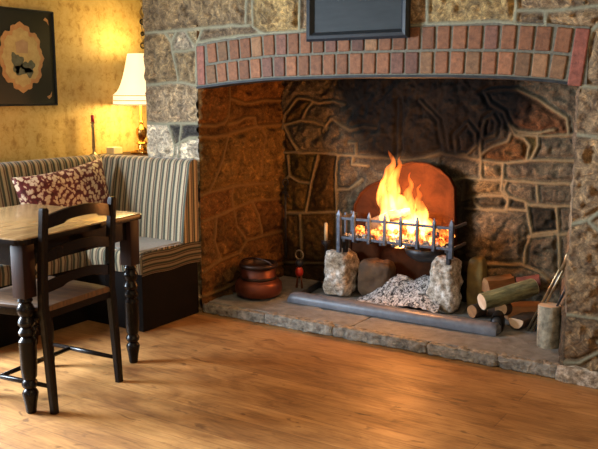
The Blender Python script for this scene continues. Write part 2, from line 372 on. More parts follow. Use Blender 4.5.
def stone_wall(name, O, U, W, N, u1, v1, step, lines, mat, base=(.25, .2, .145), mortar=(.33, .31, .23), amp=.016, rib=.007, ribw=.0075,
               seeds=(), hole=None, soot_shadow=None, fade=.02, warm=(1.04, .98, .84), var=.35):
    """masonry face built as one relief mesh: stones swell between raised ribbons of pointing"""
    O, U, W, N = [np.array(x, float) for x in (O, U, W, N)]
    nu, nv = int(u1/step)+1, int(v1/step)+1
    uu, vv = np.meshgrid(np.linspace(0, u1, nu), np.linspace(0, v1, nv), indexing='ij')
    P = O+uu[..., None]*U+vv[..., None]*W
    wob = (fbm(P, 14, 3)-.5)*.012; wob2 = (fbm(P+5, 14, 3)-.5)*.012
    d = np.full(uu.shape, 9.)
    for ln in lines:
        for (a, b), (c, e) in zip(ln, ln[1:]):
            ab = np.array([c-a, e-b]); L = max((ab**2).sum(), 1e-9)
            t = np.clip(((uu+wob-a)*ab[0]+(vv+wob2-b)*ab[1])/L, 0, 1)
            d = np.minimum(d, np.hypot(uu+wob-a-t*ab[0], vv+wob2-b-t*ab[1]))
    ww = ribw*(.75+.6*fbm(P+9, 9, 2))
    m = np.exp(-(d/ww)**4)
    # stones: flood fill the gaps between joints
    free = (d > ww*.95)
    if hole is not None: free &= ~hole(uu, vv)
    lab = np.zeros(uu.shape, int); k = 0
    idx = np.argwhere(free)
    for i0, j0 in idx[::7]:
        if lab[i0, j0]: continue
        k += 1; st = [(i0, j0)]; lab[i0, j0] = k
        while st:
            i, j = st.pop()
            for a, b in ((i+1, j), (i-1, j), (i, j+1), (i, j-1)):
                if 0 <= a < nu and 0 <= b < nv and free[a, b] and not lab[a, b]: lab[a, b] = k; st.append((a, b))
    rs = np.random.RandomState(11)
    pal = np.array(base)[None]*(1+var*(rs.rand(k+1, 1)*2-1))*(1+.09*(rs.rand(k+1, 3)*2-1))
    for (su, sv, colr) in seeds:
        i, j = int(su/step), int(sv/step)
        if 0 <= i < nu and 0 <= j < nv and lab[i, j]: pal[lab[i, j]] = colr
    pal = pal*np.array(warm)
    hgt = (rs.rand(k+1)*.010)
    col = pal[lab]*(1-m[..., None])+np.array(mortar)*m[..., None]
    rough = (np.abs(fbm(P, 11, 4)-.5)*2)*amp*1.2 + (fbm(P+3, 30, 3)-.5)*amp*1.6 - np.clip(.42-fbm(P+11, 20, 3), 0, 1)*amp*3
    pill = 1-np.exp(-(d/.028)**2)
    h = (hgt[lab]+rough+amp*.35)*pill*(1-m)+rib*m
    ef = np.minimum.reduce([uu, u1-uu, np.full_like(uu, 9)])
    h = h-.011*np.exp(-((d-ww*2.0)/(ww*.8))**2)
    h = h*np.clip(ef/fade, 0, 1)**.5
    P = P+N*h[..., None]
    keep = np.ones((nu-1, nv-1), bool)
    if hole is not None:
        cu = (uu[:-1, :-1]+uu[1:, 1:])/2; cv = (vv[:-1, :-1]+vv[1:, 1:])/2
        keep = ~hole(cu, cv)
    I, J = np.nonzero(keep)
    q = np.stack([I*nv+J, (I+1)*nv+J, (I+1)*nv+J+1, I*nv+J+1], 1)
    if np.dot(np.cross(U, W), N) < 0: q = q[:, ::-1]
    me = bpy.data.meshes.new(name); me.vertices.add(nu*nv); me.vertices.foreach_set('co', P.reshape(-1))
    me.loops.add(len(q)*4); me.loops.foreach_set('vertex_index', q.reshape(-1))
    me.polygons.add(len(q)); me.polygons.foreach_set('loop_start', np.arange(len(q))*4); me.polygons.foreach_set('loop_total', np.full(len(q), 4))
    me.update(); me.validate()
    ca = me.color_attributes.new('tint', 'FLOAT_COLOR', 'POINT')
    ca.data.foreach_set('color', np.concatenate([col, np.ones((nu, nv, 1))], 2).reshape(-1).astype('f4'))
    fa = me.attributes.new('soot_shadow', 'FLOAT', 'POINT')
    sv_ = soot_shadow(O+uu[..., None]*U+vv[..., None]*W) if soot_shadow else np.zeros(uu.shape)
    fa.data.foreach_set('value', sv_.reshape(-1).astype('f4'))
    fj = me.attributes.new('joint', 'FLOAT', 'POINT'); fj.data.foreach_set('value', m.reshape(-1).astype('f4'))
    # drop loose verts
    bm = bmesh.new(); bm.from_mesh(me); bmesh.ops.delete(bm, geom=[v for v in bm.verts if not v.link_faces], context='VERTS'); bm.to_mesh(me); bm.free()
    o = link(name, me, mat, None, True); return tag(o, kind='structure')

def courses(u0, u1, v0, v1, hs=(.16, .24), wsz=(.22, .45), seed=1):
    r = random.Random(seed); out = []; v = v0
    while v < v1-.05:
        nv = min(v+r.uniform(*hs), v1)
        out.append([(u0, v), (u1, v+r.uniform(-.01, .01))]); u = u0+r.uniform(.05, wsz[1])
        while u < u1:
            out.append([(u, v), (u+r.uniform(-.02, .02), nv)]); u += r.uniform(*wsz)
        v = nv
    return out

# ------------------------------------------------------------------ dimensions
YF, YB = 3.67, 4.55            # face of the chimney breast, back of the fireplace
XL, XR, XRB = -3.04, -.865, -1.125     # opening sides, rear right corner (splayed cheek)
XP = -3.455                    # left edge of the breast
XW = -3.97                     # wallpapered wall
CEIL = 2.35
def arch(x):                   # underside of the brick arch
    return np.interp(x, [-3.04, -2.80, -2.52, -2.0, -1.5, -1.2, -1.0, -.86], [1.362, 1.388, 1.408, 1.416, 1.412, 1.402, 1.386, 1.366])

# ------------------------------------------------------------------ room shell
def struct(mb, name, mat): return tag(mb.build(name, mat), kind='structure')
struct(MB().box((-4.2, -3.0, -.05), (2.6, 5.1, 0), 0), 'floor', M['floor'])
struct(MB().box((-4.2, -3.0, CEIL), (2.6, 5.1, CEIL+.05), 0), 'ceiling', M['plaster'])
lw = MB()
WY0, WY1, WZ0, WZ1 = .90, 2.20, .35, 2.0
lw.box((XW-.12, -3, 0), (XW, WY0, CEIL), 0); lw.box((XW-.12, WY1, 0), (XW, 5.05, CEIL), 0)
lw.box((XW-.12, WY0, 0), (XW, WY1, WZ0), 0); lw.box((XW-.12, WY0, WZ1), (XW, WY1, CEIL), 0)
struct(lw, 'wall_left', M['wallpaper'])
wf = MB()
for y0, y1, z0, z1 in ((WY0, WY0+.05, WZ0, WZ1), (WY1-.05, WY1, WZ0, WZ1), (WY0, WY1, WZ0, WZ0+.05), (WY0, WY1, WZ1-.05, WZ1), (1.535, 1.565, WZ0, WZ1), (WY0, WY1, 1.16, 1.19)):
    wf.box((XW-.09, y0, z0), (XW-.04, y1, z1), .003)
struct(wf, 'window_1', M['whitewood'])
struct(MB().box((2.5, -3, 0), (2.6, 3.7, CEIL), 0), 'wall_right', M['plaster'])
fwl = MB(); FX0, FX1, FZ0, FZ1 = -1.6, -.2, .9, 2.05
fwl.box((-4.1, -2.7, 0), (FX0, -2.6, CEIL), 0); fwl.box((FX1, -2.7, 0), (2.5, -2.6, CEIL), 0)
fwl.box((FX0, -2.7, 0), (FX1, -2.6, FZ0), 0); fwl.box((FX0, -2.7, FZ1), (FX1, -2.6, CEIL), 0)
struct(fwl, 'wall_front', M['plaster'])
struct(MB().box((-4.1, 4.98, 0), (XP+.4, 5.05, CEIL), 0), 'wall_alcove', M['wallpaper'])

# ------------------------------------------------------------------ chimney breast (front stone face)
def fline(pts, Y=YF):
    r = []
    for x, y in pts:
        p = on_y(x, y, Y); r.append((p.x-XP, p.z))
    return r
F = [[(146,33),(165,32),(180,30),(203,28),(220,27),(235,26),(250,25)], [(247,-30),(247,0),(246,25)], [(253,-30),(253,0),(253,26),(259,31),(266,34)],
     [(165,32),(172,42),(173,52),(176,65),(179,82)], [(172,42),(177,33)], [(186,30),(191,39),(197,47)], [(197,84),(197,47),(198,42),(203,29)],
     [(173,52),(185,51),(197,49)], [(198,42),(225,38),(250,35),(300,31),(330,30),(400,27),(425,24),(500,22),(520,24),(545,27),(570,29),(592,31)],
     [(146,85),(160,84),(178,82),(190,84),(203,87)], [(146,123),(168,124),(185,123),(204,123)],
     [(168,124),(172,135),(175,145),(174,165)], [(182,124),(180,142),(178,165)], [(181,142),(190,138),(204,137)], [(175,145),(180,143)],
     [(427,-30),(428,22)], [(516,-8),(516,22)], [(516,10),(530,11),(546,11),(560,10),(600,5)], [(546,11),(546,24)], [(300,-32),(300,31)],
     [(345,-20),(400,-22),(516,-8),(600,-14)], [(574,86),(600,88)], [(576,134),(600,137)], [(571,225),(582,222),(589,220),(600,213)], [(589,221),(600,231)],
     [(560,314),(580,316),(600,319)], [(562,363),(580,362),(600,352)], [(592,31),(600,24)], [(592,31),(584,60),(576,86)]]
F = [fline(l) for l in F]
xr = -.72-XP
F += courses(0, XL-XP+.01, 0, .93, seed=4)+courses(xr, 3.4, 0, 1.72, seed=5)+courses(xr, 3.4, 1.72, CEIL, seed=9)
F += courses(0, 3.4, 2.0, CEIL, seed=8)
F += [[(0, 2.0), (3.4, 2.0)]]
def fs(x, y, c): p = on_y(x, y, YF); return (p.x-XP, p.z, c)
GR = (.25, .215, .165); BR = (.24, .165, .10); LT = (.36, .33, .28)
seedsF = [fs(190,12,(.17,.125,.085)), fs(158,60,(.24,.185,.115)), fs(188,68,(.27,.21,.13)), fs(182,42,LT), fs(192,36,(.36,.31,.2)), fs(170,105,(.34,.275,.20)), fs(158,145,(.42,.38,.32)),
          fs(175,130,(.06,.058,.055)), fs(191,131,(.045,.043,.045)), fs(190,150,(.60,.57,.52)), fs(280,15,(.33,.25,.125)), fs(450,10,(.34,.26,.13)), fs(415,12,(.25,.19,.09)),
          fs(530,16,(.18,.13,.08)), fs(570,18,(.29,.20,.10)), fs(590,110,(.25,.19,.12)), fs(592,170,(.24,.185,.125)), fs(592,270,(.21,.165,.12)), fs(590,340,(.27,.20,.13))]
def front_hole(u, v):
    x = u+XP; return (x > XL) & (x < XR) & (v < arch(x)+.236)
BR_TOP = 1.90
stone_wall('wall_fireplace', (XP, YF, 0), (1, 0, 0), (0, 0, 1), (0, -1, 0), 3.4, CEIL, .0075, F, M['stone'], base=(.235, .19, .13), mortar=(.28, .265, .175),
           amp=.026, rib=.010, ribw=.0095, seeds=seedsF, hole=front_hole, fade=.015)
def sootless(P): return np.zeros(P.shape[:2])
# return of the breast in the alcove
stone_wall('wall_breast_side', (XP, YF, 0), (0, 1, 0), (0, 0, 1), (-1, 0, 0), 1.31, CEIL, .015, courses(0, 1.31, 0, CEIL, seed=14), M['stone'], amp=.01)
# inside left cheek
def lline(pts): 
    r = []
    for x, y in pts: p = on_x(x, y, XL); r.append((p.y-YF, p.z))
    return r
Lf = [[(200,125),(215,126),(224,123),(228,116),(229,98),(229,80)], [(200,137),(215,137),(228,134),(243,130),(255,126),(262,129),(266,136),(262,150),(261,175)],
      [(228,124),(238,122),(244,118),(254,117),(256,125)], [(255,126),(275,125),(285,124)], [(229,98),(245,104),(262,100),(285,101)], [(208,193),(233,186),(251,184),(272,183)], [(200,196),(208,193),(214,180),(222,160),(228,134)],
      [(200,222),(218,216),(233,209),(251,201),(272,199),(285,198)], [(233,209),(231,196),(233,186)], [(200,274),(205,271),(220,260),(238,254),(246,241),(262,236),(285,230)], [(246,241),(236,226),(233,209)],
      [(200,297),(222,289),(240,280),(285,262)], [(220,260),(214,240),(216,217)], [(262,236),(258,215),(251,201)]]
Lf = [lline(l) for l in Lf]+[[(0, 1.5), (.9, 1.52)], [(0, 1.75), (.9, 1.77)], [(.4, 1.5), (.42, 1.75)], [(.3, 1.75), (.28, 2.2)]]
def soot_left(P):
    z = P[..., 2]; y = P[..., 1]; return np.clip((z-1.40)*1.5, 0, .9)+np.clip((y-4.3)*1.6, 0, .4)*np.clip((.95-z)*2, 0, 1)
stone_wall('wall_cheek_left', (XL, YF-.004, 0), (0, 1, 0), (0, 0, 1), (1, 0, 0), YB-YF+.02, 2.3, .0075, Lf, M['stone_in'], base=(.13, .076, .029), mortar=(.165, .098, .038),
           amp=.030, rib=.015, ribw=.011, soot_shadow=soot_left, fade=.01, var=.25)
# inside right cheek, splayed
dR = V((XRB-XR, YB-YF, 0)); LR = dR.length; dR.normalize()
cheek = stone_wall('wall_cheek_right', (XR, YF+.0, 0), tuple(dR), (0, 0, 1), (-dR.y, dR.x, 0), LR, 2.3, .012, courses(0, LR, 0, 2.3, hs=(.3, .42), wsz=(.5, .9), seed=3), M['stone_in'], base=(.15, .125, .09),
           mortar=(.2, .17, .13), amp=.012, soot_shadow=soot_left, fade=.01)
for v_ in cheek.data.vertices: v_.co.x += .13*min(v_.co.z/1.3, 1)*(v_.co.y-YF)/(YB-YF)
# back
XB0 = XL
def bline(pts):
    r = []
    for x, y in pts: p = on_y(x, y, YB); r.append((p.x-XB0, p.z))
    return r
B = [[(284,158),(282,135),(285,115),(298,98),(308,99),(320,103),(333,101),(345,104)], [(312,103),(305,112),(302,120),(285,125)], [(302,120),(313,121),(323,125),(327,129)], [(323,131),(332,118),(340,124),(350,130),(364,126),(376,128)],
     [(285,127),(290,138),(297,150)], [(276,152),(320,153),(345,155),(358,156),(372,157),(385,158)], [(350,143),(356,143),(356,156)], [(338,155),(336,175),(337,217),(338,300)], [(353,156),(352,164),(368,166)], [(338,190),(350,189),(362,180)],
     [(276,213),(308,213),(336,212)], [(318,156),(312,180),(306,213)], [(290,176),(300,182),(311,184)], [(300,213),(302,262)], [(276,262),(338,264)], [(276,186),(290,176),(288,156)],
     [(485,92),(500,89),(518,89),(538,99),(555,110),(567,118),(569,135)], [(505,112),(510,125),(518,131),(535,133),(555,130)], [(485,92),(492,104),(505,112)], [(510,125),(516,135),(525,139),(530,146),(527,160)], [(516,135),(545,136),(580,135)],
     [(483,138),(484,126),(486,119),(493,115),(498,123),(495,135),(483,138)], [(481,155),(495,146),(508,141),(511,134)], [(481,140),(481,175),(483,180)], [(440,153),(460,156),(480,160),(505,163),(530,160),(580,161)],
     [(538,135),(538,146),(531,160)], [(504,163),(503,178),(501,190)], [(457,153),(456,135),(468,123),(476,133),(477,145),(467,155),(457,153)], [(385,158),(405,160),(425,158),(440,153)],
     [(452,180),(466,178),(483,180),(503,180),(540,183),(580,184)], [(466,178),(462,200),(473,197)], [(473,197),(503,195),(509,201),(506,211),(481,209),(475,203),(473,197)], [(501,190),(509,197),(526,201),(528,211),(509,209)],
     [(506,183),(504,190),(509,196)], [(537,186),(538,200)], [(528,203),(530,205),(557,206),(559,231),(532,234),(528,211)], [(557,206),(580,206)], [(528,237),(559,234),(580,234)], [(532,234),(526,247),(525,262)], [(559,236),(560,270)],
     [(466,208),(481,209)], [(455,262),(478,264),(494,264),(522,265),(540,272),(552,283)], [(399,158),(400,100)], [(445,153),(440,120),(420,100)]]
B = [bline(l) for l in B]+courses(0, 2.2, 1.5, 2.3, seed=6)
def bs(x, y, c): p = on_y(x, y, YB); return (p.x-XB0, p.z, c)
seedsB = [bs(490,203,(.085,.085,.08)), bs(518,205,(.06,.06,.06)), bs(545,220,(.035,.036,.038)), bs(545,250,(.035,.035,.038)), bs(520,191,(.05,.048,.046)), bs(495,235,(.13,.075,.035)), bs(470,190,(.24,.2,.14)),
          bs(490,170,(.24,.21,.165)), bs(467,168,(.2,.19,.17)), bs(540,172,(.27,.22,.14)), bs(555,195,(.25,.2,.13)), bs(490,150,(.26,.13,.07)), bs(530,120,(.16,.09,.06)), bs(500,185,(.25,.21,.15)), bs(490,127,(.08,.06,.05)),
          bs(467,140,(.07,.05,.045)), bs(550,150,(.22,.15,.08)), bs(525,152,(.2,.12,.065)), bs(415,165,(.16,.155,.15))]
def soot_shadow_back(P):
    x, z = P[..., 0], P[..., 2]
    cx = np.where(x < -1.95, (x+2.05)/.50, (x+2.05)/.62)
    cz = (z-1.40)/.46
    r = .86*np.sqrt(cx**2+cz**2)+.35*(fbm(P, 5, 3)-.5)
    k = np.clip((1.15-r)*3.2, 0, 1)
    k = np.maximum(k, np.clip((z-1.36)*4, 0, 1)*.9)
    low = np.clip((.40-z)*3, 0, .55)*((x < -2.5))
    k = np.maximum(k, .9*np.clip(1-np.abs(x+1.70)/.07, 0, 1)**.5*(z < .82))  # strip beside the fireback: its shadow painted into the wall colour
    return np.maximum(k, np.clip(low, 0, 1))
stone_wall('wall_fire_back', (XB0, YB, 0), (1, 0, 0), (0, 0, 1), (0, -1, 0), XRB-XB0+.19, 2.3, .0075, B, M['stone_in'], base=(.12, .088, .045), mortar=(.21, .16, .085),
           amp=.022, rib=.012, ribw=.0095, warm=(.62, .53, .37), seeds=seedsB, soot_shadow=soot_shadow_back, fade=.01, var=.3)
# inner side of the breast above the arch, and the smoke hood
struct(MB().box((XL-.02, YF+.10, 1.44), (XR+.02, YF+.30, 2.32), 0), 'wall_lintel', M['charred'])
struct(MB().box((XL-.05, YF+.02, 2.28), (XR+.05, YB+.06, 2.33), 0), 'ceiling_flue', M['charred'])

# brick arch: two rings of upright bricks
br = MB(); cl = br.bm.verts.layers.float_color.new('tint')
def add_brick(x, z0, z1, wd, lean, col):
    n0 = len(br.bm.verts)
    br.box((-wd/2, -.012, 0), (wd/2, .085, z1-z0), .006, m=Matrix.Translation((x, YF-.004, z0)) @ Matrix.Rotation(lean, 4, 'Y'))
    br.bm.verts.ensure_lookup_table()
    for v in br.bm.verts[n0:]: v[cl] = (*col, 1)
def bcol():
    k = random.uniform(.6, 1.1); b = random.random()
    base = (.20, .080, .035) if b < .65 else ((.20, .10, .045) if b < .85 else (.14, .062, .040))
    return tuple(c*k for c in base)
def slope(x): return -math.atan((arch(x+.02)-arch(x-.02))/.04)*.9
pitch = .0795
for row, (a, b) in enumerate(((.012, .116), (.128, .235))):
    n = 26 if row == 0 else 26
    x0 = XL+.075+(.02 if row else 0); x1 = XR-.065
    p = (x1-x0)/n
    for i in range(n):
        x = x0+p*(i+.5); z = float(arch(x))
        lean = slope(x)
        add_brick(x+math.sin(lean)*a, z+a, z+b, p-.011+random.uniform(-.003, .003), lean, bcol())
add_brick(XL+.035, 1.378, 1.600, .055, -.02, (.20, .075, .05)); add_brick(XR-.022, 1.362, 1.61, .062, .10, (.20, .06, .038))
me_a = tag(br.build('brick_arch', M['brick']), 'long flat arch of two rows of upright red bricks over the fireplace opening', 'arch')
mo = MB()
xs = np.linspace(XL-.012, XR+.03, 40)
mo.loft([[V((x, YF-.008, arch(x)+.002)), V((x, YF-.008, arch(x)+.250)), V((x, YF+.095, arch(x)+.250)), V((x, YF+.095, arch(x)+.002))] for x in xs])
mo = mo.build('mortar', M['mortar']); mo.parent = me_a
ir = MB()
xs = np.linspace(XL-.005, XR+.005, 40)
ir.loft([[V((x, YF-.012, arch(x)-.006)), V((x, YF-.012, arch(x)+.006)), V((x, YF+.09, arch(x)+.004)), V((x, YF+.09, arch(x)-.010))] for x in xs])
tag(ir.build('lintel_bar', M['blackbar'], angle=40), 'thin grey metal bar curving under the brick arch', 'lintel bar')

# ------------------------------------------------------------------ hearth
HZ = .065
def rough_block(name, lo, hi, mat, parent=None, amp=.008, sc=14, seg=.02, taper=0, power=6, seed=0, rz=0):
    """a rough hewn block: a dense rounded box pushed about by noise"""
    lo, hi = np.array(lo, float), np.array(hi, float); c = (lo+hi)/2; hs = (hi-lo)/2
    bm = bmesh.new(); bmesh.ops.create_cube(bm, size=2)
    n = max(2, int((hi-lo).max()/seg)); n = min(n, 40)
    bmesh.ops.subdivide_edges(bm, edges=bm.edges[:], cuts=n, use_grid_fill=True)
    co = np.array([v.co[:] for v in bm.verts])
    k = (np.abs(co)**power).sum(1)**(1/power); co = co/k[:, None]
    P = co*hs; P[:, :2] *= (1-taper*(co[:, 2:3]*.5+.5))
    nrm = co/np.linalg.norm(co, axis=1)[:, None]
    disp = (fbm(P+seed*3.1+c, sc, 4)-.5)*2*amp+(fbm(P+seed+40, sc*3.3, 2)-.5)*amp*.8
    P = P+nrm*disp[:, None]
    cz, sz = math.cos(rz), math.sin(rz)
    X = P[:, 0]*cz-P[:, 1]*sz; Y = P[:, 0]*sz+P[:, 1]*cz; P[:, 0], P[:, 1] = X, Y
    P = P+c
    for v, p in zip(bm.verts, P): v.co = p
    me = bpy.data.meshes.new(name); bm.to_mesh(me); bm.free()
    return link(name, me, mat, parent, True)
he = empty('hearth', (-1.95, YF, 0), 'raised hearth of grey flagstones filling the floor of the fireplace', 'hearth')
def child(o, p): o.parent = p; o.matrix_parent_inverse = Matrix.Translation(p.location).inverted() if p.rotation_euler.z == 0 else p.matrix_world.inverted(); return o
def rel(o, p):
    # keep the child where it was built, below a parent that only carries a location
    o.parent = p; o.location = -p.location; return o
base_bm = rel(rough_block('hearth_base', (XL+.004, YF+.012, 0), (XR-.02, YB-.02, .048), M['mortar'], None, amp=.002, power=30, seg=.05), he)
spl = [XL+.005, -2.02, XR-.002]
for i, (a, b) in enumerate(zip(spl, spl[1:])):
    rel(rough_block('flagstone', (a+.002, YF+.030, .036), (b-.002, 4.19, HZ), M['hearth'], None, amp=.0045, sc=7, power=22, seg=.03, seed=i), he)
spl = [XL+.005, -2.02, XR-.33]
for i, (a, b) in enumerate(zip(spl, spl[1:])):
    rel(rough_block('flagstone', (a+.004, 4.198, .036), (b-.004, YB-.01, HZ), M['hearth'], None, amp=.0035, sc=7, power=22, seg=.03, seed=i+5), he)
x = XL+.004; k = 0
while x < XR-.03:
    wd = min(random.uniform(.3, .6), XR-x)
    rel(rough_block('kerb_stone', (x+.001, YF-.012, .002), (x+wd-.001, YF+.06, HZ-.002+random.uniform(-.003, .002)), M['kerb'], None, amp=.012, sc=26, power=12, seg=.012, seed=k), he)
    x += wd; k += 1
# foot stones of the right pier
rel(rough_block('footing_stone', (XR-.03, YF-.035, .0), (XR+.30, YF+.0, .075), M['stoneash'], None, amp=.012, sc=14, power=7, seg=.014, seed=3), he)

# ------------------------------------------------------------------ framed slate panel on the breast
pn = empty('slate_panel', (-1.968, YF-.03, 1.597), 'dark slate panel in a moulded blue-black frame above the brick arch', 'panel')
def bevel_frame(w_, h_, b, d, mat, parent, x0=0, plane='y'):
    mb = MB()
    o = [(-w_/2, 0), (w_/2, 0), (w_/2, h_), (-w_/2, h_)]
    def ins(k, dep): return [((abs(x)-k)*(1 if x > 0 else -1), z+(k if z == 0 else -k), dep) for x, z in o]
    rings = [ins(0, 0), ins(0, -d*.6), ins(b*.25, -d), ins(b*.6, -d*.95), ins(b, -d*.35), ins(b, 0)]
    r3 = [[V((x, y, z)) for x, z, y in rg] for rg in rings]
    mb.loft(r3, cap=False); return mb.build('frame', mat, parent)
bevel_frame(.585, .44, .045, .035, M['slateframe'], pn)
MB().box((-.25, -.012, .04), (.25, -.002, .40), 0).build('slate', M['slate'], pn)

# ------------------------------------------------------------------ fireback, fire, grate
fbp = []
for p in [(350,262),(352,222),(355,205),(361,193),(369,186),(379,182),(387,178),(388,171),(398,166),(412,163),(428,164),(440,170),(449,178),(454,188),(455,262)]:
    q = on_y(*p, 4.44); fbp.append((q.x, q.z))
fb = MB(); zlow = .075
pl = [(fbp[0][0], zlow)]+fbp+[(fbp[-1][0], zlow)]
fb.prism([(x, 4.44, z) for x, z in pl], (0, .04, 0))
fbo = tag(fb.build('fireback', M['fireback']), 'tall iron fireback with rounded shoulders behind the flames', 'fireback')
rm = MB(); rm.tube([(x, 4.437, z) for x, z in fbp], .009, 8); rel(rm.build('rim', M['fireback'], smooth=True), fbo); 
bpy.data.objects['rim'].location = (0, 0, 0)

GX0, GX1, GY0, GY1 = -2.375, -1.645, 4.19, 4.41
gr = empty('fire_grate', (0, 0, 0), 'iron basket grate with spiked upright bars resting on two stones', 'grate')
g = MB()
for z in (.455, .575):
    g.box((GX0, GY0-.006, z-.008), (GX1, GY0+.006, z+.008), .002)
g.build('front_rail', M['greyiron'], gr)
for z in (.455, .575):
    for x in (GX0, GX1): MB().box((x-.007, GY0, z-.008), (x+.007, GY1, z+.008), .002).build('side_rail', M['greyiron'], gr)
nb = 8
for i in range(nb):
    x = GX0+(GX1-GX0)*i/(nb-1); m_ = MB()
    z0 = .36 if i == 0 else (.40 if i == nb-1 else .435); r = .013 if i in (0, nb-1) else .009
    m_.box((x-r, GY0-.016, z0), (x+r, GY0-.016+2*r, .595), .003)
    m_.loft([[V((x-r, GY0-.016, .594)), V((x+r, GY0-.016, .594)), V((x+r, GY0-.016+2*r, .594)), V((x-r, GY0-.016+2*r, .594))],
             [V((x-.002, GY0-.009, .625)), V((x+.002, GY0-.009, .625)), V((x+.002, GY0-.005, .625)), V((x-.002, GY0-.005, .625))]])
    m_.build('upright_bar', M['greyiron'], gr)
for y in (4.27, 4.35):
    for x in (GX0,): MB().box((x-.008, y-.008, .435), (x+.008, y+.008, .60), .003).build('side_bar', M['greyiron'], gr)
for i in range(9):
    x = GX0+.03+(GX1-GX0-.06)*i/8; MB().box((x-.010, GY0, .428), (x+.010, GY1, .444), .002).build('floor_bar', M['iron'], gr)
for x in (GX0+.02, GX1-.03): MB().box((x-.012, GY0+.03, .355), (x+.012, GY0+.06, .43), .003).build('foot', M['iron'], gr)

def supp(name, lo, hi, label, seed):
    return tag(rough_block(name, lo, hi, M['stoneash'], None, amp=.030, sc=8, power=4.5, seg=.009, taper=.14, seed=seed), label, 'stone')
supp('support_stone', (-2.515, 4.18, HZ), (-2.325, 4.40, .35), 'pale ash-dusted stone block under the left end of the grate', 1)
supp('support_stone', (-1.80, 4.20, HZ), (-1.62, 4.40, .390), 'pale ash-dusted stone block under the right end of the grate', 5)

tag(rough_block('scorched_block', (-2.30, 4.26, HZ), (-2.07, 4.41, .31), M['scorched'], None, amp=.022, sc=9, power=5, seg=.012, seed=9), 'brown scorched stone block between the left pale stone and the ash', 'stone')
# ash heap
def heap(name, x0, x1, y0, y1, peaks, mat, seed=0, amp=.014, step=.008):
    xs = np.arange(x0, x1+1e-6, step); ys = np.arange(y0, y1+1e-6, step)
    X, Y = np.meshgrid(xs, ys, indexing='ij'); Z = np.zeros_like(X)
    for px, py, sx, sy, h in peaks: Z = np.maximum(Z, h*np.exp(-((X-px)/sx)**2-((Y-py)/sy)**2))
    P = np.stack([X, Y, Z*0+seed], -1)
    Z = HZ+.002+np.clip(Z-.012, 0, 9)+(fbm(P, 30, 3)-.5)*amp*np.clip(Z*12, 0, 1)+np.clip(fbm(P+3, 75, 2)-.52, 0, 1)*amp*3.0*np.clip(Z*12, 0, 1)
    verts = np.stack([X, Y, Z], -1).reshape(-1, 3); n = len(ys)
    fcs = [(i*n+j, (i+1)*n+j, (i+1)*n+j+1, i*n+j+1) for i in range(len(xs)-1) for j in range(n-1)]
    me = bpy.data.meshes.new(name); me.from_pydata(verts.tolist(), [], fcs); me.update()
    return link(name, me, mat, None, True)
tag(heap('ash_heap', -2.27, -1.70, 4.13, 4.435, [(-2.02, 4.33, .17, .15, .175), (-1.84, 4.32, .20, .16, .19), (-2.15, 4.26, .10, .1, .05), (-1.93, 4.25, .22, .10, .11)], M['ash']), 'heap of pale wood ash and cinders under the grate', 'ash', kind='stuff')
bw = MB(); bw.lathe([(.02, -.085), (.07, -.078), (.115, -.045), (.135, 0), (.128, 0), (.108, -.04), (.06, -.068), (.01, -.072)], (-1.86, 4.335, .422), 28)
tag(bw.build('ash_pan', M['iron'], smooth=True), 'round dark iron pan hanging beneath the middle of the grate', 'pan')

# burning fuel
def log_mesh(a, b, r, mat, name='log', cutmat=None, label=None, cat='log', group=None, bump=.12, n=22, seed=0, half=False, cutlabel=None):
    a, b = V(a), V(b); L = (b-a).length; d = (b-a).normalized(); ref = V((0, 0, 1)) if abs(d.z) < .9 else V((0, 1, 0))
    p = d.cross(ref).normalized(); q = p.cross(d).normalized()
    # mesh built in a local frame: x along the log
    rings = []; ns = 14
    rr = random.Random(seed)
    for i in range(ns+1):
        t = i/ns; ring = []
        for k in range(n):
            an = 2*math.pi*k/n
            P = np.array([[[t*L*1.0+seed, math.cos(an)*.5, math.sin(an)*.5]]])
            s_ = r*(1+bump*2*(float(fbm(P, 5, 3)[0, 0])-.5))
            y_, z_ = math.cos(an)*s_, math.sin(an)*s_
            if half and z_ > 0: z_ *= .15
            ring.append(V((t*L, y_, z_)))
        rings.append(ring)
    mb = MB(); mb.loft(rings, cap=True, mi=0)
    mtx = Matrix((( d.x, p.x, q.x, a.x), (d.y, p.y, q.y, a.y), (d.z, p.z, q.z, a.z), (0, 0, 0, 1)))
    o = mb.build(name, mat, None, smooth=False, angle=50); o.matrix_world = mtx
    tag(o, label, cat, group)
    if cutmat:
        for x, s_ in ((-.003, 0), (L, -1)):
            c = MB(); i = 0 if x < .001 else -1
            ring = rings[i]
            c.loft([[V((x, v.y*.94, v.z*.94)) for v in ring], [V((x+.003, v.y*.96, v.z*.96)) for v in ring]])
            co = c.build('cut_end', cutmat, o)
    return o
log_mesh((-2.23, 4.30, .52), (-2.07, 4.33, .60), .036, M['burntpale'], 'burning_log', label='grey ash-coated log burning at the left of the flames', seed=3, bump=.3)
log_mesh((-2.06, 4.235, .595), (-1.945, 4.29, .625), .036, M['burntpale'], 'burning_log', label='short thick log lying on top in the middle of the fire', seed=8, bump=.25)
log_mesh((-1.98, 4.34, .50), (-1.74, 4.30, .51), .040, M['charred'], 'burning_log', label='charred log low at the right side of the fire', seed=12, bump=.25)
log_mesh((-2.26, 4.33, .50), (-2.05, 4.36, .51), .038, M['charred'], 'burning_log', label='charred log low at the left rear of the fire', seed=15, bump=.25)
